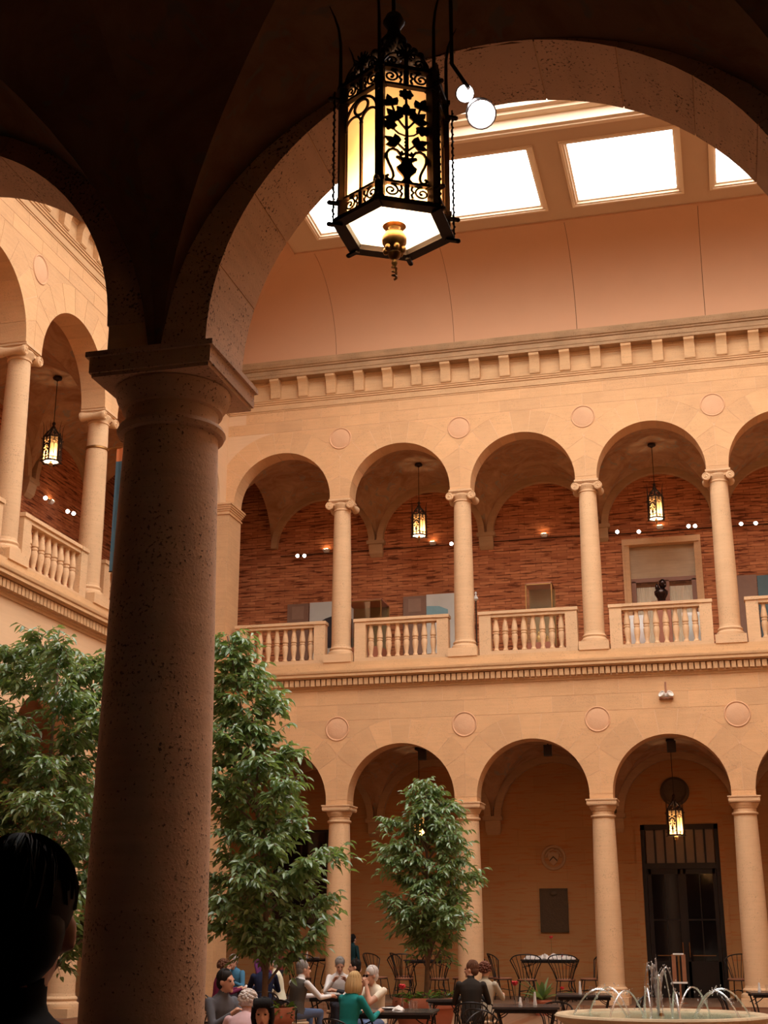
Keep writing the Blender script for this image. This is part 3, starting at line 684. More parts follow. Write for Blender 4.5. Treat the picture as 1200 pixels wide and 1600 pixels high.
    def crest():
        mb = MB(); z0 = H+.095
        for s_ in (-1, 1):
            mb.tube([(s_*(W/2-.012)-s_*.06*(1-math.cos(PI/2*i/8)), 0, z0+.075*math.sin(PI/2*i/8)) for i in range(9)], .0048, 5)
            scroll(mb, s_*.052, z0+.03, s_, .024, 1.3, .005, -PI/2); scroll(mb, s_*.025, z0+.062, -s_, .018, 1.2, .0045, -PI/2)
        for k in range(7):
            an = PI/2+(k-3)*.38; ln = .062-.004*abs(k-3); x, z = 0, z0+.065
            mb.tube([(x, 0, z), (x+ln*.5*math.cos(an), 0, z+ln*.5*math.sin(an)), (x+ln*math.cos(an), 0, z+ln*math.sin(an))], [.003, .006, .004], 5)
        mb.box(-.008, .008, -.004, .004, z0-.01, z0+.07)
        return mb.mesh('crest', 'iron', 40)
    g1, g2, cr = tracery(), plant(), crest()
    post = MB(); post.box(-.016, .016, -.016, .016, -.02, H+.1)
    for z in (-.005, .09, H-.005, H+.085): post.box(-.021, .021, -.021, .021, z-.01, z+.012)
    post.tube([(.035, 0, -.035), (.035, 0, H+.06)], .0035, 5)
    n = 120; post.tube([(.035+.0045*math.cos(i*.9), .0045*math.sin(i*.9), -.0+(H+.05)*i/n) for i in range(n+1)], .003, 4)
    for z in (-.035, .075, H+.02): post.box(.0, .05, -.009, .009, z-.006, z+.006); post.ell((.050, 0, z), (.011, .011, .011), 7, 5)
    pm = post.mesh('corner_post', 'iron', 40)
    horn = MB().tube([(.012, 0, H+.08), (.012, 0, H+.22), (.013, 0, H+.33), (.022, 0, H+.41), (.038, 0, H+.47), (.06, 0, H+.53)], [.008, .007, .0065, .0055, .004, .0015], 6).mesh('horn', 'iron', 40)
    for k in range(6):
        an = PI/3*k; c_, s_ = math.cos(an), math.sin(an)
        link('pane', pane, t, ((ap-.012)*c_, (ap-.012)*s_, 0), an+PI/2)
        link('tracery_grille' if k % 2 else 'plant_grille', g1 if k % 2 else g2, t, (ap*c_, ap*s_, 0), an+PI/2)
        link('crest', cr, t, (ap*c_, ap*s_, 0), an+PI/2)
        av = an+PI/6; c_, s_ = math.cos(av), math.sin(av)
        p_ = link('corner_post', pm, t, (R*c_, R*s_, 0), av); link('horn', horn, p_)
    f = MB().lathe([(.0, -.175), (.006, -.175), (.012, -.16), (.008, -.145), (.022, -.135), (.026, -.12), (.018, -.11), (.030, -.10), (.047, -.075), (.049, -.055), (.040, -.035), (.020, -.02), (.024, -.01), (.045, -.006), (.045, .0)], 20)
    f.tube([(.008*math.cos(i*.8), .008*math.sin(i*.8), -.17-.0022*i) for i in range(26)], .005, 5)
    for k in range(6): f.ell((.034*math.cos(k*PI/3), .034*math.sin(k*PI/3), -.105), (.012, .012, .016), 7, 5)
    f.build('finial', 'brass', t, 40)
    # hood of scrolls gathering to the stem
    h = MB(); z1 = H+.12
    for k in range(6):
        av = PI/3*k+PI/6; pts = []
        for i in range(14):
            q = i/13; r = .16*(1-q)**1.2+.02; pts.append((r*math.cos(av), r*math.sin(av), z1+.25*q**.75+.02*math.sin(q*PI*2)))
        h.tube(pts, .010, 6)
        for q in (.25, .45, .65, .85):
            r = .16*(1-q)**1.2+.03; h.ell((r*math.cos(av), r*math.sin(av), z1+.25*q**.75), (.022, .022, .030), 8, 6)
    h.lathe([(.02, z1+.20), (.05, z1+.23), (.055, z1+.27), (.03, z1+.31), (.025, z1+.34), (.045, z1+.38), (.03, z1+.42), (.012, z1+.44)], 14)
    h.build('hood', 'iron', t, 40)
    b = MB()
    for k in range(3): b.lathe([(.008, .08), (.014, .085), (.012, .13), (.022, .17), (.018, .20), (.003, .215)], 10, (.06*math.cos(k*2.1+.5), .06*math.sin(k*2.1+.5), 0))
    b.build('bulb', 'bulb', t, 60)
    ld = bpy.data.lights.new('lantern_light', 'POINT'); ld.energy = LANTERN_W; ld.color = (1, .80, .55); ld.shadow_soft_size = .05
    lo = link('lamp', ld, t, (0, 0, .05))
    for ch in t.children:
        if not ch.name.startswith(('finial', 'bottom_glass')): ch.scale = (1, 1, ZSQ)
    return t
ZSQ = .84
LH = .60*ZSQ
lan0 = lantern_root()
def place_lantern(first, label, loc, ztop, rotz=0.):
    l = lan0 if first else copy_tree(lan0)
    l.location = loc; l.rotation_euler = (0, 0, rotz); l['label'] = label; l['group'] = 'hexagonal lanterns'
    L = ztop-loc[2]
    m = MB(); z = LH+.44; m.tube([(0, 0, z), (0, 0, L-.05)], .009, 6)
    m.lathe([(.02, L-.10), (.05, L-.075), (.10, L-.055), (.11, L-.03), (.10, L)], 18)
    st = m.mesh('stem', 'iron', 40)
    return l, st
specs = [('large hexagonal wrought-iron lantern glowing close overhead', (11.335, -27.54, 4.085), 6.32, PI/3-.02),
         ('lit lantern hanging in the second arch of the far gallery', (4.82, 1.94, 11.86), 13.93, .3),
         ('lit lantern hanging before the doorway of the far gallery', (11.18, 1.94, 11.86), 13.93, .1),
         ('lit lantern hanging in the left gallery beside the foreground column', (-2.10, -5.9, 11.88), 13.98, .2),
         ('lit lantern hanging low before the dark ground floor doors', (11.16, 1.94, 3.80), 6.11, .15),
         ('lit lantern half hidden behind the middle tree', (4.76, 1.94, 3.80), 6.11, 0.)]
stems = []
for i, (lb, lc, zt, rz) in enumerate(specs): stems.append(place_lantern(i == 0, lb, lc, zt, rz))
for l, st in stems: link('stem', st, l)

# twin floodlight beside the lantern, on a rod from the vault
t = thing('twin_floodlight', 'bright white twin floodlight beside the big lantern', 'floodlight', (11.52, -26.75, 5.06))
m = MB(); m.tube([(-.10, .0, 1.0), (-.10, 0, .30), (-.02, -.02, .14)], .010, 6); m.lathe([(.05, .98), (.05, 1.02)], 12, (-.10, 0, 0)); m.build('rod', 'iron', t, 40)
def can(name, loc, ax, r, mat):
    d = Vector(ax).normalized(); q = d.to_track_quat('Z', 'Y')
    o = MB().lathe([(r*.55, -.13), (r*.8, -.11), (r, -.04), (r*1.04, .0), (r*.94, .0), (r*.9, -.02)], 18).build('lamp_housing', 'iron', t, 40, loc); o.rotation_euler = q.to_euler()
    l = MB().ell((0, 0, -.01), (r*.9, r*.9, r*.55), 16, 9).build('lens', mat, o, 60)
can('lamp', (-.04, 0, .13), (.25, -.75, -.55), .042, 'flood'); can('lamp', (.03, .02, .02), (.25, -.62, -.72), .068, 'flood')

# ------------------------------------------------------------------ gallery fittings
def sconce(label, loc, rz=0):
    t = thing('wall_uplight', label, 'wall light', loc, rz, 'gallery uplights')
    MB().loft([[(-.07, -.0, -.05), (.07, 0, -.05), (.07, -.06, -.05), (-.07, -.06, -.05)], [(-.10, 0, .03), (.10, 0, .03), (.10, -.12, .03), (-.10, -.12, .03)]], cap=True).build('shade', 'white_paint', t)
    MB().box(-.06, .06, -.11, -.06, .031, .04).build('lamp', M['up_lamp'], t)
M['up_lamp'] = emit('uplight_lamp', (1, .62, .32), 45)
for i, x in enumerate((1.7, 4.85, 8.03, 11.2, 14.4)):
    sconce('small wall uplight in the %s bay of the far gallery' % ORD[i], (x, DEP, 12.10))
sconce('small wall uplight on the brick wall of the left gallery', (LX-DEP, -2.7, 12.05), PI/2)
m = MB().tube([(.3, DEP-.03, 12.02), (10.0, DEP-.03, 12.02)], .012, 6).build('lighting_track', 'iron'); tag(m, 'thin dark lighting track along the far gallery brick wall', 'track')
m = MB().tube([(10.0, DEP-.05, 11.98), (14.5, DEP-.05, 11.98)], .012, 6).build('lighting_track', 'iron'); tag(m, 'thin dark lighting track above the gallery doorway', 'track')
def spot(label, loc, aim, grp='gallery spotlights', s_=1.):
    t = thing('spotlight', label, 'spotlight', loc, 0, grp)
    q = Vector(aim).normalized().to_track_quat('Z', 'Y').to_euler()
    h = MB().lathe([(.03, -.14), (.045, -.12), (.05, 0), (.043, 0), (.04, -.02)], 14).build('housing', 'white_paint', t, 40); h.rotation_euler = q
    l = MB().ell((0, 0, -.004), (.050*s_, .050*s_, .030), 12, 7).build('lens', 'spot', h, 60)
    MB().tube([(0, .02, 0), (0, .22, .02)], .012, 5).build('arm', 'iron', t)
for lb, x, z in (('left of a pair of spotlights in the first bay of the far gallery', .90, 11.93), ('right of a pair of spotlights in the first bay of the far gallery', 1.11, 11.92), ('lone spotlight beside the second gallery column', 5.44, 11.97),
                 ('spotlight at the upper left of the gallery doorway', 10.06, 11.98), ('small spotlight above the gallery doorway', 10.64, 11.94), ('left of the pair of spotlights at the doorway right', 11.97, 12.0), ('right of the pair of spotlights at the doorway right', 12.14, 11.99),
                 ('left spotlight beyond the fourth gallery column', 13.34, 11.96), ('right spotlight beyond the fourth gallery column', 13.72, 11.95)):
    spot(lb, (x, DEP-.28, z), (.25, -.9, -.35))
for lb, y, z in (('single spotlight in the left gallery', -3.53, 11.86), ('left of the paired spotlights in the left gallery', -2.34, 11.88), ('right of the paired spotlights in the left gallery', -2.02, 11.92)):
    spot(lb, (LX-DEP+.35, y, z), (.5, -.85, -.3))
# gallery doorway with stone surround
t = thing('door_1', 'gallery doorway with stone surround, curtained panes below a stone panel', 'door', (11.2, DEP, 8.0)); t['kind'] = 'structure'
mb = MB()
for s_ in (-1, 1): mb.box(s_*.95-.085, s_*.95+.085, -.06, .14, 0, 3.62); mb.box(s_*1.02-.03, s_*1.02+.03, -.10, -.01, 0, 3.63)
mb.box(-1.035, 1.035, -.062, .14, 3.62, 3.74); mb.box(-1.05, 1.05, -.11, -.01, 3.63, 3.80)
mb.build('surround', M['surround'] if 'surround' in M else 'facade', t)
M['panel_stone'] = stone('pale_panel_stone', (.58, .42, .27), .05, 0, .15)
MB().box(-.87, .87, .16, .22, 2.72, 3.64).build('stone_panel', 'panel_stone', t)
mb = MB(); mb.box(-.87, .87, .14, .24, 2.62, 2.73)
for s_ in (-1, 1): mb.box(s_*.80-.06, s_*.80+.06, .14, .24, 0, 2.65)
mb.box(-.14, .14, .14, .24, 0, 2.65); mb.box(-.8, .8, .14, .24, 0, .15); mb.build('door_frame', 'wood', t)
M['curtain'] = plain('pale_curtain', (.80, .74, .58), .9)
for s_ in (-1, 1):
    pl = []; n = 40
    for i in range(n+1): pl.append((-.31+.62*i/n, .012*math.sin(i*1.9)))
    MB().prism(pl+[(a, b+.01) for a, b in pl[::-1]], .15, 2.5, 'xy').build('curtain', 'curtain', t, 40, (s_*.45, .25, 0))
    MB().box(-.31, .31, 0, .006, .15, 2.62).build('pane', 'glass', t, None, (s_*.45, .19, 0))
# display panels on the brick wall
M['grey_panel'] = plain('grey_brown_panel', (.24, .13, .085), .6); M['grey_panel2'] = plain('panel_inset', (.31, .18, .12), .6)
M['photo_sky'] = plain('pale_photo_sky', (.60, .60, .55), .5, var=.15, scale=2); M['photo_sea'] = plain('photo_sea', (.22, .40, .45), .5); M['photo_dark'] = plain('photo_dark_shape', (.025, .02, .025), .5)
M['teal_panel'] = plain('dark_teal_panel', (.07, .12, .13), .5)
def panel(label, x0, x1, z0, z1, mat, y=3.47, inset=None):
    t = thing('information_board', label, 'board', ((x0+x1)/2, y, z0)); w_ = (x1-x0)/2; h = z1-z0
    MB().box(-w_, w_, 0, .05, 0, h).build('board', mat, t)
    MB().box(-w_*.8, -w_*.8+.06, .05, .1, .1, h).box(w_*.8-.06, w_*.8, .05, .1, .1, h).build('batten', 'wood', t)
    if inset: MB().box(-w_*.55, w_*.55, -.006, 0, h-.45, h-.08).build('text_block', inset, t)
    return t
panel('grey-brown text panel at the left of the far gallery', .58, 1.22, 8.9, 10.54, 'grey_panel', inset='grey_panel2')
t = panel('pale photo panel with dark mountain behind the first gallery column', 1.25, 2.60, 8.9, 10.55, 'photo_sky')
MB().prism([(-.62, .95), (-.4, 1.05), (-.2, 1.16), (.0, 1.22), (.05, 1.38), (.15, 1.42), (.3, 1.3), (.6, 1.1), (.6, .3), (-.62, .3)], -.008, -.001).build('dark_shape', 'photo_dark', t)
panel('grey-brown text panel in the second arch of the far gallery', 4.0, 4.66, 8.9, 10.56, 'grey_panel', inset='grey_panel2')
t = panel('photo panel of pale sky and sea beside the second gallery column', 4.67, 6.0, 8.9, 10.58, 'photo_sky')
MB().prism([(-.66, 1.35), (-.3, 1.33), (-.05, 1.22), (-.05, .9), (-.66, .9)], -.006, -.001).build('sea', 'photo_sea', t)
mb = MB()
for cx in (.32, .48): mb.prism([(cx-.07, .8), (cx-.05, 1.2), (cx-.02, 1.28), (cx-.03, 1.38), (cx, 1.46), (cx+.03, 1.38), (cx+.02, 1.28), (cx+.06, 1.18), (cx+.06, .8)], -.008, -.001)
mb.build('dark_figures', 'photo_dark', t)
panel('grey-brown panel right of the fourth gallery column', 13.1, 13.62, 8.7, 10.58, 'grey_panel')
panel('dark teal panel at the right edge of the far gallery', 13.63, 15.2, 8.7, 10.55, 'teal_panel')
# glass vitrines
M['case_top'] = plain('red_brown_case_top', (.36, .12, .06), .4); M['gold'] = plain('gilt_figure', (.75, .50, .15), .35, .6)
M['olive'] = plain('olive_case_lining', (.20, .15, .055), .6)
def vitrine(label, x, y, w_, d, zc0, zc1):
    t = thing('display_case', label, 'display case', (x, y, 8.0))
    MB().box(-w_, w_, -d, d, 0, zc0-8).build('pedestal', 'case_top', t)
    MB().box(-w_, w_, -d, -d+.008, zc0-8, zc1-8).build('pane', 'glass', t)
    for s_ in (-1, 1): MB().box(s_*w_-.004, s_*w_+.004, -d, d, zc0-8, zc1-8).build('pane', 'glass', t)
    MB().box(-w_+.01, w_-.01, d-.03, d-.01, zc0-8, zc1-8).build('back_panel', 'olive', t)
    mb = MB()
    for sx in (-1, 1):
        for sy in (-1, 1): mb.box(sx*w_-.014, sx*w_+.014, sy*d-.014, sy*d+.014, zc0-8, zc1-8)
    mb.box(-w_-.014, w_+.014, -d-.014, -d+.014, zc1-8-.03, zc1-8); mb.build('metal_edges', 'brass', t)
    MB().box(-w_-.01, w_+.01, -d-.01, d+.01, zc1-8, zc1-8+.03).build('lid', 'case_top', t)
    return t
vitrine('glass display case with brown lid beside the first gallery column', 3.26, 2.35, .50, .45, 8.85, 10.12)
t2 = vitrine('glass display case holding gilt figures in the third gallery arch', 8.02, 2.35, .34, .34, 8.75, 10.32)
for lb, x, h in (('taller gilt statuette in the glass case', 7.95, .34), ('shorter gilt statuette in the glass case', 8.17, .22)):
    g = MB().lathe([(.06, 0), (.07, .02), (.05, .04), (.06, h*.3), (.075, h*.55), (.05, h*.7), (.025, h*.74), (.035, h*.82), (.04, h*.9), (.02, h)], 12).build('statuette', 'gold', None, 50, (x, 2.3, 8.751)); tag(g, lb, 'statuette')
o = MB().box(-.23, .23, -.2, .2, 0, .012).build('shelf_light', M['up_lamp'])
bpy.data.objects.remove(o)
t = thing('pedestal', 'brown pedestal under the dark bust in the gallery', 'pedestal', (11.18, 2.0, 8.0))
MB().box(-.22, .22, -.22, .22, .1, 1.55).build('body', 'case_top', t); MB().box(-.26, .26, -.26, .26, 0, .1).build('foot', 'case_top', t); MB().box(-.25, .25, -.25, .25, 1.55, 1.60).build('top', 'case_top', t)
M['dark_bronze'] = plain('polished_dark_bronze', (.05, .03, .025), .15, .85)
mb = MB(); mb.lathe([(.15, 0), (.16, .03), (.10, .05), (.11, .12), (.17, .22), (.18, .30), (.12, .36), (.07, .40)], 18); mb.ell((.05, -.02, .50), (.10, .11, .13), 14, 9); mb.ell((-.10, 0, .42), (.05, .06, .10), 10, 7); mb.ell((.11, -.08, .44), (.04, .05, .05), 8, 6); mb.ell((.05, -.13, .49), (.02, .03, .035), 8, 6)
b = mb.build('bust', 'dark_bronze', None, 60, (11.18, 2.0, 9.601)); tag(b, 'dark polished bronze bust before the curtained gallery door', 'sculpture')
# slender white-tipped stand right of the second gallery column
t = thing('slender_stand', 'slender dark stand with white finial beside the second gallery column', 'stand', (6.34, 2.0, 8.0))
MB().lathe([(.14, 0), (.14, .03), (.03, .06), (.02, .1), (.018, 1.9), (.02, 1.95)], 12).build('pole', 'iron', t, 40)
MB().ell((0, 0, 2.16), (.03, .03, .045), 8, 6).lathe([(.015, 1.94), (.07, 2.0), (.05, 2.05), (.015, 2.12)], 10).build('finial', 'china', t, 50)
# white info stands behind the doorway balustrade
for i, (x, lb) in enumerate(((10.62, 'left pale text stand behind the doorway balustrade'), (11.9, 'right pale text stand behind the doorway balustrade'))):
    t = thing('text_stand', lb, 'stand', (x, .9, 8.0)); MB().box(-.2, .2, -.02, .02, .25, .98).build('board', 'china' if i == 0 else 'photo_sky', t); MB().box(-.22, .22, -.025, .025, .98, 1.06).build('header', 'white_paint', t)
    for s_ in (-1, 1): MB().box(s_*.17-.015, s_*.17+.015, -.1, .1, 0, .03).box(s_*.17-.015, s_*.17+.015, -.015, .015, 0, .26).build('foot', 'iron', t)
# banner on the left gallery column
t = thing('hanging_banner', 'blue banner with orange top on a left gallery column bracket', 'banner', (LX, -.4-LP*2, 8.08))
MB().lathe([(.235, 3.38), (.25, 3.39), (.25, 3.43), (.235, 3.44)], 28).build('collar', 'brass', t, 40)
mb = MB().tube([(.24, 0, 3.41), (1.15, 0, 3.43)], .018, 8); mb.build('bracket_arm', 'brass', t, 40)
M['ban_o'] = plain('orange_cloth', (.55, .16, .05), .8); M['ban_b'] = plain('blue_cloth', (.045, .095, .13), .8)
def cloth(z0, z1):
    pl = [(.47+.70*i/24, .012*math.sin(i*.9)) for i in range(25)]; return MB().prism(pl+[(a, b+.006) for a, b in pl[::-1]], z0, z1, 'xy')
cloth(3.10, 3.42).build('top_cloth', 'ban_o', t, 50); cloth(.66, 3.10).build('main_cloth', 'ban_b', t, 50)
MB().tube([(.47, 0, .65), (1.17, 0, .65)], .015, 6).build('bottom_rod', 'iron', t)

# ------------------------------------------------------------------ fittings on and under the lower arcade
t = thing('twin_wall_floodlight', 'small white twin floodlight on the wall above the lower arches', 'floodlight', (11.22, -T2, 6.80))
MB().box(-.16, .16, -.10, 0, -.05, -.02).box(-.02, .02, -.02, 0, -.02, .35).build('bracket', 'seat', t)
for s_ in (-1, 1):
    o = MB().lathe([(.05, -.13), (.07, -.08), (.085, .03), (.075, .03), (.06, .0)], 14).build('lamp_head', 'white_paint', t, 40, (s_*.09, -.09, .05)); o.rotation_euler = (math.radians(60), 0, s_*.7)
for i, (x, lb) in enumerate(((5.2, 'small black loudspeaker at the top of the second lower arch'), (8.31, 'small black loudspeaker at the top of the third lower arch'), (11.24, 'small black loudspeaker at the top of the doorway arch'))):
    t = thing('loudspeaker', lb, 'loudspeaker', (x, .40, 5.60), .1, 'arch loudspeakers')
    MB().box(-.10, .10, -.08, .08, 0, .26).build('cabinet', 'blackiron', t); MB().box(-.085, .085, -.088, -.08, .02, .24).build('grille', 'iron', t); MB().tube([(0, 0, .26), (0, 0, .29)], .02, 6).build('bracket', 'iron', t)
# ground floor doors
t = thing('door_2', 'tall dark glazed double doors with a row of transom panes', 'door', (11.17, DEP+.10, 0)); t['kind'] = 'structure'
mb = MB(); mb.box(-.97, -.87, -.04, .1, 0, 4.18); mb.box(.87, .97, -.04, .1, 0, 4.18); mb.box(-.97, .97, -.04, .1, 4.05, 4.18); mb.box(-.9, .9, -.03, .1, 3.08, 3.22); mb.build('frame', 'doorframe', t)
for i in range(7):
    x = -.87+1.74*i/7; MB().box(x+.025, x+.224, .03, .045, 3.22, 4.05).build('transom_pane', 'transom', t)
    if i: MB().box(x-.025, x+.025, -.01, .06, 3.2, 4.06).build('mullion', 'doorframe', t)
for s_ in (-1, 1):
    l = MB().box(s_*.43-.43, s_*.43-.33, 0, .06, 0, 3.08).box(s_*.43+.33, s_*.43+.43, 0, .06, 0, 3.08).box(s_*.43-.4, s_*.43+.4, 0, .06, 0, .85).box(s_*.43-.4, s_*.43+.4, 0, .06, 2.95, 3.08).build('door_leaf', 'doorframe', t)
    MB().box(s_*.43-.34, s_*.43+.34, .02, .035, .85, 2.95).build('pane', 'black_glass', l)
    MB().box(s_*.43-.34, s_*.43+.34, .0, .05, 1.82, 1.86).box(s_*.43-.012, s_*.43+.012, .0, .05, .85, 2.95).build('glazing_bar', 'doorframe', l)
    MB().tube([(s_*.08, -.05, .95), (s_*.08, -.07, 1.0), (s_*.08, -.07, 1.25), (s_*.08, -.05, 1.3)], .014, 6).box(s_*.43-.28, s_*.43+.28, -.05, -.035, .98, 1.0).build('handle', 'brass', l)
mb = MB()
for s_ in (-1, 1): mb.box(s_*1.04-.06, s_*1.04+.06, -.14, -.07, 0, 4.2)
mb.box(-1.1, 1.1, -.15, -.07, 4.2, 4.34); mb.build('surround', 'stone_far', t)
# dark round relief above the doors
o = MB().lathe([(.0, .06), (.16, .06), (.26, .05), (.30, .075), (.36, .06), (.37, 0)], 36, cap=False).build('round_relief', 'bronze', None, 40, (11.13, DEP-.003, 5.0)); o.rotation_euler = (PI/2, 0, 0); tag(o, 'dark round bronze relief above the ground floor doors', 'relief')
# stone coat roundel and bronze plaque
t = thing('carved_roundel', 'carved stone roundel with a shield on the arcade back wall', 'relief', (7.95, DEP, 3.39))
o = MB().lathe([(.24, .0), (.25, .03), (.28, .05), (.31, .04), (.32, 0)], 36, cap=False).build('ring', 'rib', t, 40); o.rotation_euler = (PI/2, 0, 0)
MB().prism([(-.13, .15), (-.06, .12), (0, .15), (.06, .12), (.13, .15), (.14, .02), (.09, -.12), (0, -.20), (-.09, -.12), (-.14, .02)], -.045, .0).build('shield', 'rib', t)
MB().prism([(-.10, -.06), (0, .04), (.10, -.06), (.10, -.10), (0, 0), (-.10, -.10)], -.06, -.045).build('chevron', 'bronze', t)
mb = MB()
for k in range(14):
    a = PI*k/13; mb.ell((.19*math.cos(a), -.02, .17*math.sin(a)+.03), (.035, .03, .03), 7, 5)
mb.build('foliage_carving', 'rib', t, 60)
t = thing('bronze_plaque', 'dark rectangular bronze plaque on the arcade back wall', 'plaque', (7.92, DEP-.003, 1.54))
MB().box(-.36, .36, -.03, 0, 0, 1.08).build('plate', 'bronze', t)
mb = MB(); mb.box(-.36, .36, -.05, -.03, 0, .03).box(-.36, .36, -.05, -.03, 1.05, 1.08).box(-.36, -.33, -.05, -.03, 0, 1.08).box(.33, .36, -.05, -.03, 0, 1.08)
mb.ell((0, -.03, .95), (.10, .025, .06), 12, 7); mb.build('raised_border', 'bronze', t)
# dark window in the back wall behind the trees
t = thing('window_90', 'dark tall window in the back wall left of the first lower column', 'window', (1.1, DEP, 1.78)); t['kind'] = 'structure'
MB().box(-.72, .72, -.03, 0, 0, 2.36).build('pane', 'black_glass', t); mb = MB(); mb.box(-.78, .78, -.07, 0, -.06, 0).box(-.78, .78, -.07, 0, 2.36, 2.42).box(-.78, -.72, -.07, 0, -.03, 2.39).box(.72, .78, -.07, 0, -.03, 2.39).box(-.02, .02, -.05, 0, -.03, 2.39); mb.build('frame', 'doorframe', t)
# ------------------------------------------------------------------ wrought-iron chairs and tables
def make_chair(padmat, zt_=.985, wid=.40, dz=0.):
    t = thing('iron_chair', 'x', 'chair')
    MB().lathe([(.0, .43-dz), (.19, .43-dz), (.215, .44-dz), (.22, .46-dz), (.205, .475-dz), (.0, .48-dz)], 24, cap=False).build('seat', padmat, t, 40)
    MB().tube([(.21*math.cos(2*PI*i/20), .21*math.sin(2*PI*i/20), .43-dz) for i in range(21)], .010, 6).build('seat_ring', 'blackiron', t, 60)
    for sx in (-1, 1):
        MB().tube([(sx*.15, .15, .43-dz), (sx*.17, .18, .25), (sx*.185, .22, .0)], .011, 6).build('leg', 'blackiron', t, 60)
        MB().tube([(sx*.15, -.15, .43-dz), (sx*.17, -.18, .25), (sx*.19, -.24, .0)], .011, 6).build('leg', 'blackiron', t, 60)
    top = []; low = []
    for i in range(15):
        u = (i-7)/7; a = PI*1.5+u*.95
        top.append((wid*u*(1-.12*u*u), -.34+.16*u*u, zt_-.07*u*u-.06*u**6)); low.append((.205*math.cos(a), .205*math.sin(a), .45-dz))
    MB().tube(top, .013, 6).build('back_rail', 'blackiron', t, 60)
    for i in range(1, 14, 1):
        if i % 2 == 1 or i in (0, 14):
            mid = tuple((a+b)/2 for a, b in zip(low[i], top[i])); mid = (mid[0]*.93, mid[1]*.93, mid[2])
            MB().tube([low[i], mid, top[i]], .0075, 5).build('spoke', 'blackiron', t, 60)
    for sx in (0, -1): MB().tube([low[sx], ((low[sx][0]+top[sx][0])*.47, (low[sx][1]+top[sx][1])*.5, (.45+top[sx][2])/2), top[sx]], .012, 6).build('back_post', 'blackiron', t, 60)
    MB().tube([(-.165, .17, .2), (0, 0, .23), (.165, -.18, .2)], .008, 5).tube([(.165, .17, .2), (0, 0, .23), (-.165, -.18, .2)], .008, 5).build('stretcher', 'blackiron', t, 60)
    return t
chair_used = []
chair_hi = make_chair('seat'); chair_lo = make_chair('tan_seat', .74, .29, .055)
def chair(label, x, y, z, rz, grp='court chairs', k=1.):
    src = chair_hi if grp == 'loggia chairs' else chair_lo
    c = copy_tree(src) if src in chair_used else src
    chair_used.append(src); c.location = (x, y, z); c.rotation_euler = (0, 0, rz); c['label'] = label; c['group'] = grp; c.scale = (k, k, k)
    return c
def table(label, x, y, z, h, half, rz=0., hy=None, grp='dark iron tables'):
    t = thing('iron_table', label, 'table', (x, y, z), rz, grp); hy = hy or half
    MB().box(-half, half, -hy, hy, h-.03, h).build('tabletop', 'table_top', t)
    MB().box(-half+.03, half-.03, -hy+.03, -hy+.045, h-.08, h-.03).build('apron', 'blackiron', t); MB().box(-half+.03, half-.03, hy-.045, hy-.03, h-.08, h-.03).build('apron', 'blackiron', t)
    for sx in (-1, 1):
        for sy in (-1, 1):
            x0, y0 = sx*(half-.05), sy*(hy-.05)
            MB().tube([(x0, y0, h-.03), (x0*.85, y0*.85, h*.65), (x0*.75, y0*.75, h*.35), (x0, y0, 0)], .014, 6).tube([(x0, y0, h-.18), (x0*.72, y0*.9, h-.12), (x0*.5, y0*.95, h-.04)], .008, 5).build('leg', 'blackiron', t, 60)
    return t
M['table_top'] = plain('dark_tabletop', (.045, .038, .036), .25, spec=.6)
M['drink'] = plain('pink_drink', (.55, .12, .16), .2); M['paper'] = plain('white_paper', (.78, .75, .72), .8)
def plate(label, x, y, z, r=.12):
    o = MB().lathe([(0, .004), (r*.6, .004), (r*.7, .01), (r, .022), (r*1.0, .026), (r*.68, .016), (0, .010)], 20, cap=False).build('plate', 'china', None, 40, (x, y, z)); return tag(o, label, 'plate')
def glass(label, x, y, z, mat='glass', h=.12):
    t = thing('drinking_glass', label, 'glass', (x, y, z)); MB().lathe([(.027, 0), (.03, .005), (.036, h), (.033, h), (.027, .01), (0, .01)], 14, cap=False).build('bowl', 'glass', t, 40)
    if mat != 'glass': MB().lathe([(.0, .011), (.026, .011), (.031, h*.7), (0, h*.7)], 14, cap=False).build('drink', mat, t, 40)
    return t
def shaker(label, x, y, z, h=.16):
    t = thing('shaker', label, 'shaker', (x, y, z)); MB().lathe([(.028, 0), (.03, .01), (.02, h*.5), (.016, h*.75)], 12).build('body', 'china', t, 40); MB().lathe([(.017, h*.75), (.018, h*.8), (.012, h), (.0, h+.004)], 12, cap=False).build('cap', 'white_paint', t, 40); return t
def flower(label, x, y, z, h=.26):
    t = thing('flower_vase', label, 'flower vase', (x, y, z)); MB().lathe([(.03, 0), (.035, .02), (.018, .08), (.014, .13), (.02, .14)], 12).build('vase', 'glass', t, 40)
    MB().tube([(0, 0, .01), (.005, 0, .15), (0, .01, h)], .004, 5).build('stem', 'leaf_dark', t)
    b = MB(); r2 = random.Random(int(x*100)); b.ell((0, .01, h+.02), (.035, .035, .03), 10, 7)
    for k in range(14): a = r2.uniform(0, 6.28); b.ell((.03*math.cos(a), .01+.03*math.sin(a), h+.015+r2.uniform(0, .03)), (.020, .020, .015), 7, 5)
    b.build('blossom', 'red', t, 60); return t
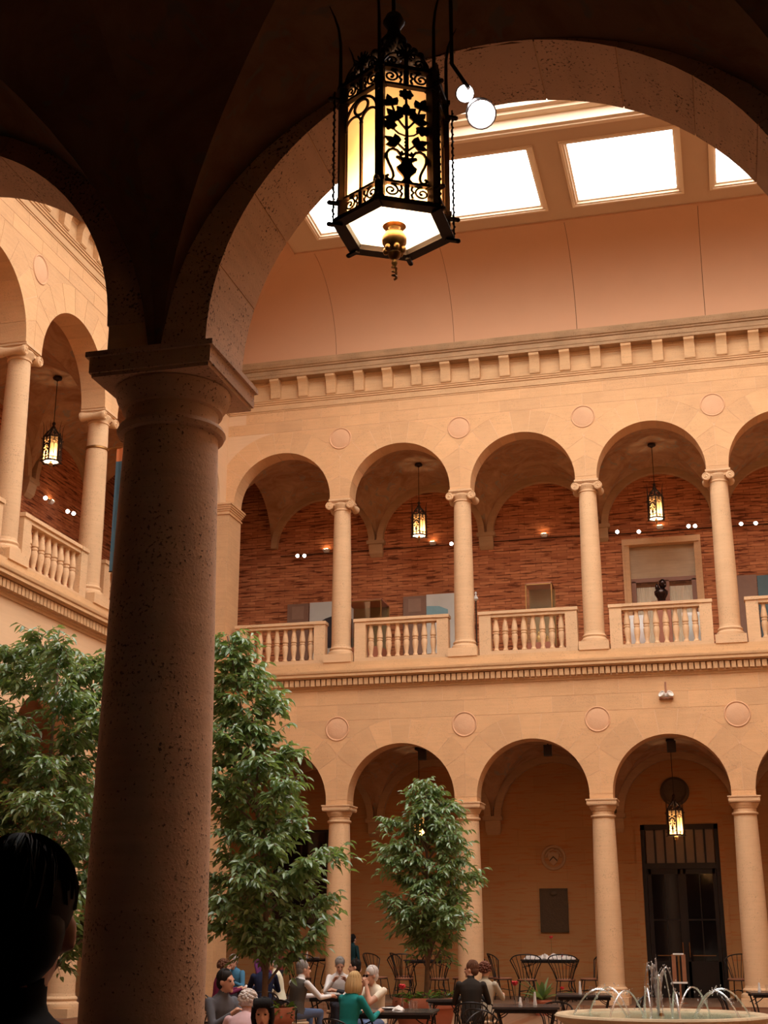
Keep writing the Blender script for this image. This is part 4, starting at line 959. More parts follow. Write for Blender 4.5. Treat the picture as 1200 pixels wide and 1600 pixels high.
def napkin(label, x, y, z, s_=.1, seed=1):
    r2 = random.Random(seed); b = MB(); n = 9; vv = []
    for j in range(n):
        for i in range(n):
            u, v = i/(n-1)*2-1, j/(n-1)*2-1; hh = max(0, 1-(u*u+v*v)*.7)*s_*.9*(.55+.6*r2.random())
            vv.append((u*s_*(.9+.2*r2.random()), v*s_*(.9+.2*r2.random()), hh))
    k = len(vv); vv += [(a*.96, b_*.96, 0) for a, b_, c_ in vv]
    ff = [(j*n+i, j*n+i+1, (j+1)*n+i+1, (j+1)*n+i) for j in range(n-1) for i in range(n-1)]
    ff += [tuple(k+q for q in f[::-1]) for f in ff]
    edge = [i for i in range(n)]+[j*n+n-1 for j in range(1, n)]+[(n-1)*n+i for i in range(n-2, -1, -1)]+[j*n for j in range(n-2, 0, -1)]
    ff += [(edge[i], edge[(i+1) % len(edge)], k+edge[(i+1) % len(edge)], k+edge[i]) for i in range(len(edge))]
    o = MB().add(vv, ff).build('napkin', 'napkin', None, 60, (x, y, z)); return tag(o, label, 'napkin')
GF = -.2
T1 = table('dark table before the white-haired man with a red flower', 8.0, -13.75, GF, .74, .50, .12)
T2_ = table('dark empty table left of the fountain', 9.45, -12.1, GF, .74, .46, .15)
T3 = table('dark table behind the fountain jets on the left', 9.85, -8.1, GF, .74, .46, .1)
T4 = table('dark table between the man in the vest and the reading man', 5.95, -9.6, GF, .74, .44, .2)
T5 = table('dark table before the man in the blue shirt', 3.56, -6.85, GF, .74, .32, .1)
T6 = table('dark table before the man in the grey shirt', 7.35, -17.35, GF, .74, .42, .1)
T7 = table('tall dark loggia table left of the first column', 1.75, 1.8, 0, .92, .58, 0, .42)
T8 = table('tall dark loggia table behind the middle tree', 4.96, 1.8, 0, .90, .50, 0, .42)
T9 = table('tall loggia table crowded with crumpled white napkins', 8.0, 1.8, 0, .92, .66, 0, .42)
T10 = table('dark table at the right edge near the fountain', 12.95, -6.5, GF, .74, .42, .1)
zt = GF+.741
plate('white plate before the white-haired man', 7.85, -13.6, zt); glass('left clear glass beside the red flower', 8.12, -13.55, zt); glass('right clear glass beside the red flower', 8.22, -13.7, zt); flower('red flower in a bud vase before the white-haired man', 7.98, -13.45, zt); napkin('white napkin on the table of the white-haired man', 8.0, -13.75, zt, .07, 3)
glass('clear glass at the right of the white-haired man\'s table', 8.38, -13.5, zt, h=.08)
shaker('white shaker on the empty table left of the fountain', 9.58, -12.1, zt, .18); glass('small clear glass on the empty table left of the fountain', 9.46, -12.05, zt, h=.1); shaker('short shaker on the empty table left of the fountain', 9.38, -12.15, zt, .11); flower('red flower on the empty table left of the fountain', 9.26, -11.85, zt, .26)
shaker('white shaker on the table behind the fountain jets', 9.78, -8.1, zt, .2); glass('first glass on the table behind the fountain jets', 9.95, -8.0, zt); glass('second glass on the table behind the fountain jets', 10.02, -8.15, zt)
plate('white plate on the table of the man in the vest', 5.95, -9.75, zt); glass('glass of pink drink beside the man in the vest', 6.22, -9.85, zt, 'drink', .13); plate('white plate before the reading man', 5.8, -9.35, zt); napkin('white napkin beside the reading man', 6.1, -9.4, zt, .09, 5)
plate('white plate before the man in the blue shirt', 3.42, -6.75, zt, .11); plate('white plate beside the man in yellow-white shirt', 3.68, -6.98, zt, .11); napkin('crumpled napkin before the man in the blue shirt', 3.45, -7.0, zt, .06, 8); flower('red flower on the table of the man in the blue shirt', 3.72, -6.72, zt)
zl = .921
for i in range(9):
    r2 = random.Random(50+i); napkin('crumpled white napkin on the crowded loggia table, %s from its left' % ORD[i], 7.48+.13*i, 1.72+r2.uniform(-.12, .12), zl, r2.uniform(.08, .15), 20+i)
glass('glass of red drink on the crowded loggia table', 8.33, 1.6, zl, 'drink', .16); glass('first clear glass on the crowded loggia table', 7.9, 1.55, zl, h=.1); flower('red flower above the crowded loggia table', 8.02, 1.95, zl, .48)
for i, x in enumerate((1.45, 1.75, 2.1)): plate('white plate on the left loggia table, %s from its left' % ORD[i], x, 1.7, zl, .13)
shaker('white shaker on the left loggia table', 1.95, 1.55, zl); glass('white cup on the left loggia table', 2.24, 1.6, zl, h=.1); flower('red flower on the left loggia table', 1.7, 1.95, zl, .3)
glass('clear glass on the table at the right edge', 12.85, -6.45, zt); plate('plate on the table at the right edge', 13.0, -6.6, zt)
shaker('white shaker on the table at the right edge', 12.72, -6.5, zt, .15); flower('red flower on the loggia table behind the tree', 5.0, 1.8, .901, .35)
def lchair(label, x, y, rz): return chair(label, x, y, 0, rz, 'loggia chairs', 1.06)
lchair('empty iron chair right of the first loggia column', 3.75, 1.7, -PI/2-.3)
lchair('empty iron chair behind the one right of the first column', 4.22, 2.5, -PI/2+.5)
lchair('empty iron chair at the left of the table behind the tree', 4.55, 1.05, .1)
lchair('empty iron chair at the right of the table behind the tree', 5.43, 1.05, -.1)
lchair('empty iron chair at the far right of the table behind the tree', 5.85, 1.7, PI/2+.2)
lchair('empty iron chair just right of the second loggia column', 6.85, 1.7, -PI/2+.4)
lchair('empty iron chair hidden beside the second loggia column', 6.45, 2.5, -PI/2+.2)
lchair('empty iron chair in front of the napkin table, left', 7.55, .95, .1)
lchair('empty iron chair in front of the napkin table, right', 8.45, 1.0, -.1)
lchair('empty iron chair at the right end of the napkin table', 8.95, 1.7, PI/2+.3)
lchair('empty iron chair in front of the left loggia table', 2.0, 1.0, 0.)
lchair('empty iron chair right of the dark doors', 12.35, 2.3, PI-.4)
lchair('empty iron chair at the right edge beyond the doors', 13.15, 2.2, PI+.3)
chair('empty court chair at the near side of the empty table', 9.05, -12.95, GF, -.35)
chair('empty court chair at the far side of the empty table', 9.75, -11.3, GF, PI)
chair('empty court chair right of the white-haired man\'s table', 8.75, -13.55, GF, PI/2)
chair('empty court chair at the table behind the fountain jets', 10.55, -8.0, GF, PI/2)
chair('empty court chair at the right edge near the fountain', 12.3, -6.6, GF, -PI/2)

# ------------------------------------------------------------------ fountain
t = thing('fountain', 'round pale stone fountain bowl filled with green water', 'fountain', (11.48, -15.0, GF))
zr = .80; RB = 1.22
M['fountain_stone'] = stone('fountain_marble', (.62, .47, .30), .1, .3, .25)
M['pool'] = plain('green_water', (.30, .34, .22), .12, var=.35, scale=9, spec=.6, bump=.5)
MB().lathe([(.0, .30), (.25, .30), (.55, .40), (.9, .55), (1.12, .68), (1.20, .735), (RB+.02, .76), (RB+.03, .79), (RB+.01, .81), (RB-.06, .815), (RB-.10, .79), (RB-.12, .76), (.9, .62), (0, .55)], 56, cap=False).build('bowl', 'fountain_stone', t, 40)
MB().lathe([(.55, 0), (.58, .04), (.50, .10), (.30, .14), (.22, .20), (.24, .27), (.3, .31)], 32).build('pedestal', 'fountain_stone', t, 40)
MB().lathe([(0, .785), (RB-.09, .785)], 48, cap=False).build('water', 'pool', t, 40)
MB().lathe([(.05, .55), (.05, .72), (.03, .80), (.02, .82)], 14).build('nozzle', 'brass', t, 40)
FX, FY, FZ = 11.48, -15.0, GF+.785
def jet(label, pts, r0, r1=None, sp=0):
    n = len(pts); t = thing('water_jet', label, 'water jet', pts[0], 0, 'fountain jets'); b = Vector(pts[0])
    MB().tube([Vector(q)-b for q in pts], [r0+(((r1 or r0)-r0)*i/(n-1)) for i in range(n)], 6).build('stream', 'water', t, 60)
    m = MB(); r2 = random.Random(int(abs(b.x)*999)+n)
    for i in range(26):
        q = Vector(pts[min(n-1, int(r2.random()*n))])-b; s_ = r2.uniform(.004, .010); m.ell(q+Vector((r2.gauss(0, .022), r2.gauss(0, .022), r2.gauss(0, .03))), (s_, s_, s_*1.5), 5, 4)
    o = m.build('droplets', 'water', t, 60); o['kind'] = 'stuff'
def par(p0, p1, h, n=18): return [(p0[0]+(p1[0]-p0[0])*i/n, p0[1]+(p1[1]-p0[1])*i/n, p0[2]+(p1[2]-p0[2])*i/n+4*h*(i/n)*(1-i/n)) for i in range(n+1)]
c0 = (FX-.03, FY, FZ)
jet('tall central fountain jet', [(FX-.03, FY, FZ+.62*i/12) for i in range(13)], .022, .012)
for k, (dx, dy, h) in enumerate(((-.16, .03, .56), (.15, .05, .54), (-.08, -.1, .58), (.09, .12, .5), (.02, -.16, .46))):
    jet('central fountain jet falling %s' % ('left', 'right', 'forward left', 'back right', 'forward')[k], par(c0, (FX+dx*1.3, FY+dy, FZ), h), .013, .008)
for k in range(8):
    a = 2*PI*k/8+.25; q0 = (FX+1.04*math.cos(a), FY+1.04*math.sin(a), FZ); q1 = (FX+.42*math.cos(a+.1), FY+.42*math.sin(a+.1), FZ)
    nm = ('right rear', 'rear right', 'rear left', 'left rear', 'left front', 'front left', 'front right', 'right front')[k]
    jet('arching rim jet of the fountain at the %s' % nm, par(q0, q1, .30), .012, .012)

# sign stand
t = thing('sign_stand', 'brown post sign stand with pale bars before the doors', 'sign stand', (11.08, .7, 0))
MB().lathe([(.16, 0), (.16, .02), (.03, .04), (.025, .06), (.025, .45)], 14).build('post', 'wood', t, 40)
for s_ in (-1, 1): MB().box(s_*.11-.045, s_*.11+.045, -.015, .015, .45, 1.06).build('side_board', 'wood', t)
MB().box(-.02, .02, -.02, .02, .45, 1.06).build('centre_bar', 'brass', t)
MB().box(-.17, .17, -.03, .03, .43, .465).build('lower_bar', 'china', t); MB().box(-.12, .12, -.03, .03, 1.05, 1.08).build('upper_bar', 'china', t)

# ------------------------------------------------------------------ trees in planters
def planter(label, x, y, R, H):
    t = thing('planter', label, 'planter', (x, y, GF))
    MB().lathe([(R*.70, 0), (R*.74, .02), (R*.90, H*.62), (R*.92, H*.70), (R*.95, H*.72)], 40).build('body', 'terracotta', t, 40)
    MB().lathe([(R*.93, H*.70), (R*1.0, H*.74), (R*1.02, H*.82), (R*1.01, H*.95), (R*.99, H), (R*.91, H), (R*.89, H*.9), (R*.89, H*.80)], 40, cap=False).build('rim', 'terracotta', t, 40)
    MB().lathe([(0, H*.86), (R*.9, H*.86)], 30, cap=False).build('soil', 'soil', t, 40)
    return t
def leaf_shape(l, w, fold=.25, droop=.25):
    vv = [(0, 0, 0), (w*.42, l*.3, fold*w), (w*.40, l*.62, fold*w-.4*droop*l*.4), (0, l, -droop*l*.5), (-w*.40, l*.62, fold*w-.4*droop*l*.4), (-w*.42, l*.3, fold*w), (0, l*.33, 0), (0, l*.65, -.4*droop*l*.4)]
    ff = [(0, 1, 6), (1, 2, 7, 6), (2, 3, 7), (0, 6, 5), (6, 7, 4, 5), (7, 3, 4)]
    return vv, ff
def foliage(spots, t, mat, single, l0, l1, wr=.42, nm='leaf'):
    # spots: (pos, dir, size 0..1); the `single` nearest the camera become own objects
    r2 = random.Random(len(spots))
    cp_ = Vector(cam.location)-t.matrix_world.translation if False else Vector(cam.location)-Vector(t.location)
    order = sorted(range(len(spots)), key=lambda i: (spots[i][0]-cp_).length)
    step = max(1, int(len(order)*.6/max(1, single))); pick = set(order[::step][:single])
    base = [MB().add(*leaf_shape(1, wr, .25, d)).mesh(nm, mat, 60, recalc=False) for d in (.1, .3, .55)]
    V = []; F = []
    for i, (p_, d, s_) in enumerate(spots):
        ln = l0+(l1-l0)*s_; d = d.normalized()
        z = Vector((r2.gauss(0, .45), r2.gauss(0, .45), 1)); x = d.cross(z); x.normalize(); z = x.cross(d)
        R = Matrix((x, d, z)).transposed()
        if i in pick:
            o = link(nm, base[i % 3], t, p_); o.rotation_euler = R.to_euler(); o.scale = (ln,)*3
        else:
            vv, ff = leaf_shape(ln, ln*wr, .25, (.1, .3, .55)[i % 3]); k = len(V)
            V += [tuple(p_+R @ Vector(q)) for q in vv]; F += [tuple(k+j for j in f) for f in ff]
    o = MB().add(V, F).build('foliage', mat, t, 60, recalc=False); o['kind'] = 'stuff'
def tree(label, x, y, z0, trunk_top, crown, n_tw, seed, l0, l1, lean=(0, 0), single=280, rt=.045):
    # crown(h) -> radius at height h above z0, over 0..H
    t = thing('ficus_tree', label, 'tree', (x, y, z0)); r2 = random.Random(seed); H = trunk_top
    def axis(h): q = h/H; return Vector((lean[0]*q*q+.04*math.sin(q*5), lean[1]*q*q+.03*math.cos(q*4), h))
    MB().tube([axis(H*i/16) for i in range(17)], [rt*(1-.85*i/16)+.006 for i in range(17)], 8).build('trunk', 'bark', t, 60)
    spots = []; br = MB(); nb = 0
    lo = crown['lo']
    for b in range(crown['branches']):
        h = lo*.45+(H*.95-lo*.45)*((b+r2.uniform(-.8, .8))/(crown['branches']-1)) if 0 < b < crown['branches']-1 else (lo*.45 if b == 0 else H*.95); a = b*2.4+r2.uniform(-.4, .4)
        hh = max(lo, h); R = crown['r'](min(1, max(0, (hh+.25-lo)/(H-lo))))*r2.uniform(.4, 1.22)
        p0 = axis(h); tip = axis(min(H, h+.28*R+max(0, lo-h)+.25))+Vector((R*math.cos(a), R*math.sin(a), 0))
        c1 = p0.lerp(tip, .5)+Vector((0, 0, .10+.12*R))
        pts = [p0*(1-q)**2+c1*2*q*(1-q)+tip*q*q for q in [i/8 for i in range(9)]]
        if nb < 40: MB().tube(pts, [rt*.45*(1-.8*i/8)+.003 for i in range(9)], 5).build('branch', 'bark', t, 60)
        nb += 1
        m = int(n_tw/crown['branches']*(.25+.95*R/crown.get('rm', .8)))
        for k in range(m):
            q = r2.uniform(.12, 1)**.75; i = min(7, int(q*8)); s0 = pts[i].lerp(pts[i+1], q*8-i)
            an = a+r2.uniform(-1.9, 1.9); L = r2.uniform(.14, .42)*(.7+.3*crown.get('tw', 1.))
            d = Vector((math.cos(an), math.sin(an), r2.uniform(-.75, .95))).normalized(); e = s0+d*L+Vector((0, 0, -.10*L))
            br.tube([s0, s0.lerp(e, .5)+Vector((0, 0, .03)), e], [.005, .004, .002], 3)
            nl = r2.randint(6, 9)
            for j in range(nl):
                u = (j+.6)/nl; p_ = s0.lerp(e, u)+Vector((0, 0, .03*math.sin(u*PI)))
                sd = 1 if j % 2 else -1; aa = math.atan2(d.y, d.x)+sd*r2.uniform(.5, 1.2) if j < nl-1 else math.atan2(d.y, d.x)
                spots.append((p_, Vector((math.cos(aa), math.sin(aa), r2.uniform(-1.0, .15))), r2.random()))
    o = br.build('twigs', 'bark', t, None, recalc=False); o['kind'] = 'stuff'
    foliage(spots, t, 'leaf', single, l0, l1)
    return t
def clump(label, x, y, z, n, l, mat, seed, up=.9, wr=.5, spread=.12):
    t = thing('leafy_plant', label, 'plant', (x, y, z)); r2 = random.Random(seed); st = MB(); spots = []
    for i in range(n):
        a = r2.uniform(0, 2*PI); r = spread*math.sqrt(r2.random()); h = r2.uniform(.05, up)*l*1.6; p_ = Vector((r*math.cos(a), r*math.sin(a), h))
        st.tube([(p_.x*.3, p_.y*.3, -.03), p_*.6, p_], .004, 3); spots.append((p_, Vector((math.cos(a), math.sin(a), r2.uniform(-.2, .9))), r2.random()))
    o = st.build('stems', 'leaf_dark', t, None, recalc=False); o['kind'] = 'stuff'
    foliage(spots, t, mat, min(16, n), l*.7, l*1.2, wr)
planter('wide terracotta planter under the middle tree', 7.04, -7.83, .56, .65)
planter('terracotta planter left, behind the woman with dark bangs', 5.77, -12.6, .40, .70)
planter('terracotta planter hidden behind the foreground column', 3.85, -16.0, .42, .65)
zp = GF+.65*.86
tree('slender ficus tree in the wide planter at the centre', 7.06, -7.83, zp, 3.75, dict(lo=1.0, branches=44, r=lambda q: 1.0*(math.sin(PI*(.14+.84*q)**.8))**.7*(1-.30*q)+.05), 1150, 3, .10, .155, (.12, 0))
tree('tall leafy ficus tree just right of the foreground column', 5.72, -12.6, zp+.04, 5.6, dict(lo=.8, branches=58, r=lambda q: (1.05*(1-q)**.62*(.75+.25*min(1, q*5))+.10)), 1350, 5, .11, .185, (-.75, .1))
tree('broad leafy ficus tree left of the foreground column', 3.85, -16.0, zp, 4.75, dict(lo=.9, branches=60, r=lambda q: 1.6*(math.sin(PI*(.20+.72*q)))**.5*(1-.20*q)+.1, rm=1.25), 2100, 11, .10, .155, (.1, .0))
k = 0
for px, py, R, nm in ((7.04, -7.83, .42, 'wide middle planter'), (5.77, -12.6, .27, 'left planter')):
    for i in range(9):
        a = 2*PI*i/9+.2; br_ = i in (1, 6, 7)
        side = ('right', 'rear right', 'rear', 'rear left', 'left', 'left front', 'front left', 'front', 'front right')[i]
        clump('%s low plant at the %s of the %s' % ('bright green' if br_ else 'dark leafy', side, nm), px+R*math.cos(a), py+R*math.sin(a), zp, 38, .11 if br_ else .085, 'leaf_bright' if br_ else 'leaf_dark', 40+k, .95, .5, .15); k += 1
# palm-like plant before the napkin table
t = thing('palm_plant', 'spiky green palm plant before the crowded loggia table', 'plant', (8.15, -.95, GF)); r2 = random.Random(9)
MB().lathe([(.14, 0), (.20, .26), (.22, .28), (.22, .32), (.19, .32), (.18, .28)], 20).build('pot', 'terracotta', t, 40)
for i in range(26):
    a = r2.uniform(0, 2*PI); L = r2.uniform(.35, .62); el = r2.uniform(.3, 1.35); w_ = .055; pts = []; vv = []
    for j in range(6):
        q = j/5; rr = L*q*math.cos(el)*(1+.2*q); h = L*math.sin(el)*q*1.25-.22*q*q*L; ww = w_*math.sin(PI*(.12+.86*q))
        c_ = Vector((rr*math.cos(a), rr*math.sin(a), .31+h)); s_ = Vector((-math.sin(a), math.cos(a), 0))*ww; vv += [c_-s_, c_+Vector((0, 0, -.012)), c_+s_]
    ff = [(3*j+k_, 3*j+k_+1, 3*j+k_+4, 3*j+k_+3) for j in range(5) for k_ in (0, 1)]
    MB().add(vv, ff).build('leaf', 'leaf', t, 60, recalc=False)
flower('red flower at the foot of the palm plant', 8.62, -1.1, GF+.0, .55)
# ------------------------------------------------------------------ people
def ik(S, T, l1, l2, pole):
    d = T-S; L = min(d.length, (l1+l2)*.985); d.normalize(); a = (l1*l1-l2*l2+L*L)/(2*L); h = math.sqrt(max(1e-5, l1*l1-a*a))
    pl = pole-d*pole.dot(d); pl.normalize(); return S+d*a+pl*h, S+d*L
_mats = {}
def cmat(name, col, rough=.85):
    if name not in _mats: _mats[name] = plain(name, col, rough, var=.14, scale=6, spec=.15)
    return _mats[name]
HAIR = dict(white=(.62, .56, .52), grey=(.28, .25, .23), dark=(.018, .013, .011), black=(.010, .008, .008), blond=(.56, .38, .18), brown=(.13, .055, .03), red=(.14, .05, .03))
def person(label, x, y, z, rz, pose='sit', shirt=('white_shirt', (.78, .74, .72)), pants=('jeans', (.10, .14, .26)), hair='dark', style='short', skin='skin', lean=.12, head=(0, 0), hands=None, k=1., short_sleeve=False, vest=None, glasses=False, collar=None, turn=0.):
    t = thing('person', label, 'person', (x, y, z), rz); t.scale = (k, k, k)
    mb = MB(); caps = []      # caps: (p0, p1, r0, r1, material slot)
    # slots 0 skin 1 shirt 2 pants 3 shoes 4 lips 5 vest/other
    def limb(p0, p1, r0, r1, slot, ends=True):
        p0, p1 = Vector(p0), Vector(p1); n = 5
        mb.tube([p0.lerp(p1, i/n) for i in range(n+1)], [r0+(r1-r0)*i/n for i in range(n+1)], 12)
        mb.ell(p0, (r0,)*3, 12, 8); mb.ell(p1, (r1,)*3, 12, 8); caps.append((p0, p1, r0, r1, slot))
    def blob(c, r, slot, rot=None):
        mb.ell(c, r, 14, 10, rot=rot); caps.append((Vector(c), Vector(c)+Vector((0, 0, .001)), sum(r)/3, sum(r)/3, slot))
    sit = pose == 'sit'
    hz = .53 if sit else .92
    rx = Matrix.Rotation(-lean, 3, 'X') @ Matrix.Rotation(turn, 3, 'Z'); piv = Vector((0, 0, hz))
    def up(v): return piv+rx @ Vector(v)
    # torso loft
    secs = [(-.06, .155, .115), (0, .165, .12), (.08, .155, .112), (.18, .142, .103), (.28, .158, .112), (.37, .175, .115), (.44, .178, .100), (.49, .13, .082), (.525, .075, .065)]
    rings = []
    for h, a, b in secs: rings.append([up((a*math.cos(2*PI*i/18), b*math.sin(2*PI*i/18)-.01, h)) for i in range(18)])
    mb.loft(rings)
    for (h0, a0, b0), (h1, a1, b1) in zip(secs[:-1], secs[1:]):
        for dx in (-.08, 0, .08): caps.append((up((dx*min(1, a0/.15), -.01, h0)), up((dx*min(1, a1/.15), -.01, h1)), .10 if h0 < .4 else .07, .10 if h1 < .45 else .06, (2 if h1 <= .0 else (5 if vest and h0 < .43 else 1))))
    # neck, head
    nk, hd0 = up((0, .0, .50)), up((0, .035, .665))
    limb(nk, nk.lerp(hd0, .75), .056, .052, 0)
    if collar: limb(up((0, 0, .50)), up((0, .005, .535)), .068, .063, 1)
    hr = Matrix.Rotation(head[0], 3, 'Z') @ Matrix.Rotation(-head[1]-lean*.3, 3, 'X')
    def hp(v): return hd0+hr @ Vector(v)
    blob(hp((0, -.012, .022)), (.074, .092, .098), 0, hr); blob(hp((0, .024, -.035)), (.060, .066, .082), 0, hr)
    blob(hp((0, .078, -.095)), (.028, .022, .022), 0, hr)
    limb(hp((0, .086, .012)), hp((0, .108, -.028)), .010, .015, 0); blob(hp((0, .098, -.034)), (.020, .013, .011), 0, hr)
    blob(hp((0, .082, -.066)), (.025, .011, .009), 4, hr)
    for s_ in (-1, 1):
        blob(hp((s_*.080, -.008, -.012)), (.011, .022, .034), 0, hr); blob(hp((s_*.030, .076, .030)), (.024, .012, .008), 0, hr)
    # legs
    for s_ in (-1, 1):
        if sit:
            hip, kn, an, toe = Vector((s_*.085, .0, .53)), Vector((s_*.12, .41, .535)), Vector((s_*.12, .40, .09)), Vector((s_*.13, .56, .035))
        else:
            hip, kn, an, toe = Vector((s_*.085, 0, .90)), Vector((s_*.095, .02, .49)), Vector((s_*.10, -.03, .08)), Vector((s_*.11, .14, .03))
        limb(hip, kn, .088, .060, 2); limb(kn, an, .058, .040, 2); limb(an+Vector((0, -.03, -.04)), toe, .042, .034, 3)
    # arms and hands
    hands = hands or (((-.16, .42, .80), (.16, .42, .80)) if sit else ((-.24, .08, .80), (.24, .08, .80)))
    for s_, tg in zip((-1, 1), hands):
        S = up((s_*.178, -.01, .445)); Tt = Vector(tg); E, W = ik(S, Tt, .29, .25, Vector((s_*.55, -.45, -.75)))
        mid = S.lerp(E, .55)
        limb(S, mid, .056, .050, 1); limb(mid, E, .050, .042, 0 if short_sleeve else 1)
        cuff = E.lerp(W, .9); limb(E, cuff, .042, .030, 0 if short_sleeve else 1); limb(cuff, W, .027, .025, 0)
        dd = (W-E).normalized(); sd = dd.cross(Vector((0, 0, 1)));
        if sd.length < .1: sd = Vector((1, 0, 0))
        sd.normalize(); nn = sd.cross(dd)
        limb(W, W+dd*.075, .026, .030, 0)
        for f in (-1, 1): limb(W+sd*f*.014+dd*.02, W+sd*f*.022+dd*.075, .017, .016, 0)
    body_mb = mb
    me = mb.mesh('tmp', 'skin', recalc=True); tmp = link('tmp', me)
    md = tmp.modifiers.new('r', 'REMESH'); md.mode = 'VOXEL'; md.voxel_size = .0125
    sm = tmp.modifiers.new('s', 'SMOOTH'); sm.factor = .5; sm.iterations = 3
    dg = bpy.context.evaluated_depsgraph_get(); ev = tmp.evaluated_get(dg); m2 = bpy.data.meshes.new_from_object(ev)
    bpy.data.objects.remove(tmp)
    # fingers: separate tapering chains rooted in the palm
    fm = MB()
    for s_, tg in zip((-1, 1), hands):
        S = up((s_*.178, -.01, .445)); Tt = Vector(tg); E, W = ik(S, Tt, .29, .25, Vector((s_*.55, -.45, -.75)))
        dd = (W-E).normalized(); sd = dd.cross(Vector((0, 0, 1)))
        if sd.length < .1: sd = Vector((1, 0, 0))
        sd.normalize(); nn = sd.cross(dd)
        if nn.z > 0: nn = -nn
        for f in range(4):
            r0 = W+dd*.065+sd*(f-1.5)*.0185; ln = (.062, .074, .078, .066)[f if s_ > 0 else 3-f]
            p1 = r0+dd*ln*.45+nn*.008; p2 = p1+(dd*.75+nn*.65)*ln*.32; p3 = p2+(dd*.4+nn*.9)*ln*.26
            fm.tube([r0, p1, p2, p3], [.0095, .009, .008, .006], 7)
        th = -s_*sd if True else sd
        r0 = W+dd*.02+th*.022; fm.tube([r0, r0+th*.028+dd*.028+nn*.01, r0+th*.036+dd*.056+nn*.02], [.012, .0105, .007], 7)
    nv = len(m2.vertices); bm = bmesh.new(); bm.from_mesh(m2)
    fv = [bm.verts.new(v) for v in fm.v]
    nb = len(bm.faces)
    for f in fm.f: bm.faces.new([fv[i] for i in f])
    bm.to_mesh(m2); bm.free()
    # material by nearest limb
    nf = len(m2.polygons); ce = np.zeros(nf*3); m2.polygons.foreach_get('center', ce); ce = ce.reshape(-1, 3)
    best = np.full(nf, 1e9); slot = np.zeros(nf, int)
    for p0, p1, r0, r1, sl in caps:
        a = np.array(p0); d = np.array(p1)-a; tt = np.clip(((ce-a)@d)/max(1e-9, d@d), 0, 1); ds = np.linalg.norm(ce-a-tt[:, None]*d, axis=1)-(r0+(r1-r0)*tt)
        w_ = ds < best; best[w_] = ds[w_]; slot[w_] = sl
    slot[nb:] = 0
    m2.materials.clear()
    for mm in (M[skin], cmat(*shirt), cmat(*pants), cmat('dark_shoes', (.03, .02, .018), .4), cmat('lips', (.42, .14, .11), .5), cmat(*(vest or shirt))): m2.materials.append(mm)
    m2.polygons.foreach_set('material_index', slot.astype(np.int32)); m2.polygons.foreach_set('use_smooth', [True]*nf); m2.update(); m2.name = 'body'
    link('body', m2, t)
    # eyes
    e = MB()
    for s_ in (-1, 1): e.ell(hp((s_*.031, .080, .008)), (.012, .008, .008), 8, 6)
    e.build('eyes', cmat('dark_eyes', (.02, .015, .012), .2), t, 60)
    # hair
    h = MB(); r2 = random.Random(int(abs(x*100)))
    h.ell(hp((0, -.028, .040)), (.087, .098, .098), 22, 14, rot=hr)
    if style in ('short', 'bald'): h.ell(hp((0, -.055, -.01)), (.080, .068, .085), 18, 10, rot=hr)
    for i in range(150):
        th = 2*PI*i/150*7.013; e1 = r2.uniform(1.0, 1.75) if math.sin(th) < .25 else r2.uniform(.45, .62)
        pts = []
        for j in range(6):
            ph = .05+(e1-.05)*j/5; th2 = th+.10*math.sin(j+i); kk = 1.0+r2.uniform(0, .02)
            pts.append(hp((.087*kk*math.sin(ph)*math.cos(th2), -.028+.098*kk*math.sin(ph)*math.sin(th2), .040+.099*kk*math.cos(ph))))
        h.tube(pts, [.004, .006, .0065, .006, .005, .002], 4)
    if style == 'long':
        for a in range(-13, 14):
            an = -PI/2+a*.13; b0 = Vector((.080*math.cos(an), -.02+.088*math.sin(an), .05)); w0 = r2.uniform(-.012, .012)
            h.tube([hp(b0), hp(b0*1.12+Vector((w0, -.008, -.09))), hp(b0*1.12+Vector((w0, -.012, -.17))), hp(b0*.95+Vector((-w0, -.01, -.23+r2.uniform(0, .04))))], [.026, .028, .024, .008], 7)
    if style == 'bangs':
        for a in range(-13, 14):
            an = -PI/2+a*.15; b0 = Vector((.082*math.cos(an), -.012+.088*math.sin(an), .06))
            h.tube([hp(b0), hp(b0*1.10+Vector((0, 0, -.1))), hp(b0*1.03+Vector((0, 0, -.19)))], [.020, .019, .007], 7)
        for a in range(-6, 7): h.tube([hp((a*.011, .03, .128)), hp((a*.012, .085, .098)), hp((a*.012, .094, .066))], [.018, .012, .005], 7)
    if style == 'bob':
        for i in range(150):
            th, ph = r2.uniform(0, 2*PI), r2.uniform(.1, 2.1); v = Vector((.095*math.sin(ph)*math.cos(th), -.03+.105*math.sin(ph)*math.sin(th), .035+.105*math.cos(ph)))
            if v.y > .035 and v.z < .08: continue
            h.ell(hp(v), (.021, .021, .018), 7, 5)
    h.build('hair', cmat('hair_'+hair, HAIR[hair], .6), t, 60)
    if glasses:
        g = MB()
        for s_ in (-1, 1): g.ell(hp((s_*.032, .092, .006)), (.026, .006, .018), 12, 8); g.tube([hp((s_*.058, .085, .01)), hp((s_*.080, .0, .008))], .003, 5)
        g.tube([hp((-.01, .097, .01)), hp((.01, .097, .01))], .003, 5); g.build('sunglasses', cmat('dark_lens', (.02, .008, .008), .15), t, 60)
    return t
def seated(label, x, y, rz, **kw):
    if not kw.pop('nochair', False): chair('iron chair under the ' + kw.pop('cl'), x, y, GF, rz, 'court chairs', kw.get('k', 1.))
    else: kw.pop('cl', None)
    return person(label, x, y, GF, rz, 'sit', **kw)
W_ = ('white_shirt', (.80, .76, .74)); CR = ('cream_polo', (.78, .69, .54)); DK = ('dark_trousers', (.03, .028, .035)); JE = ('jeans', (.12, .17, .30))
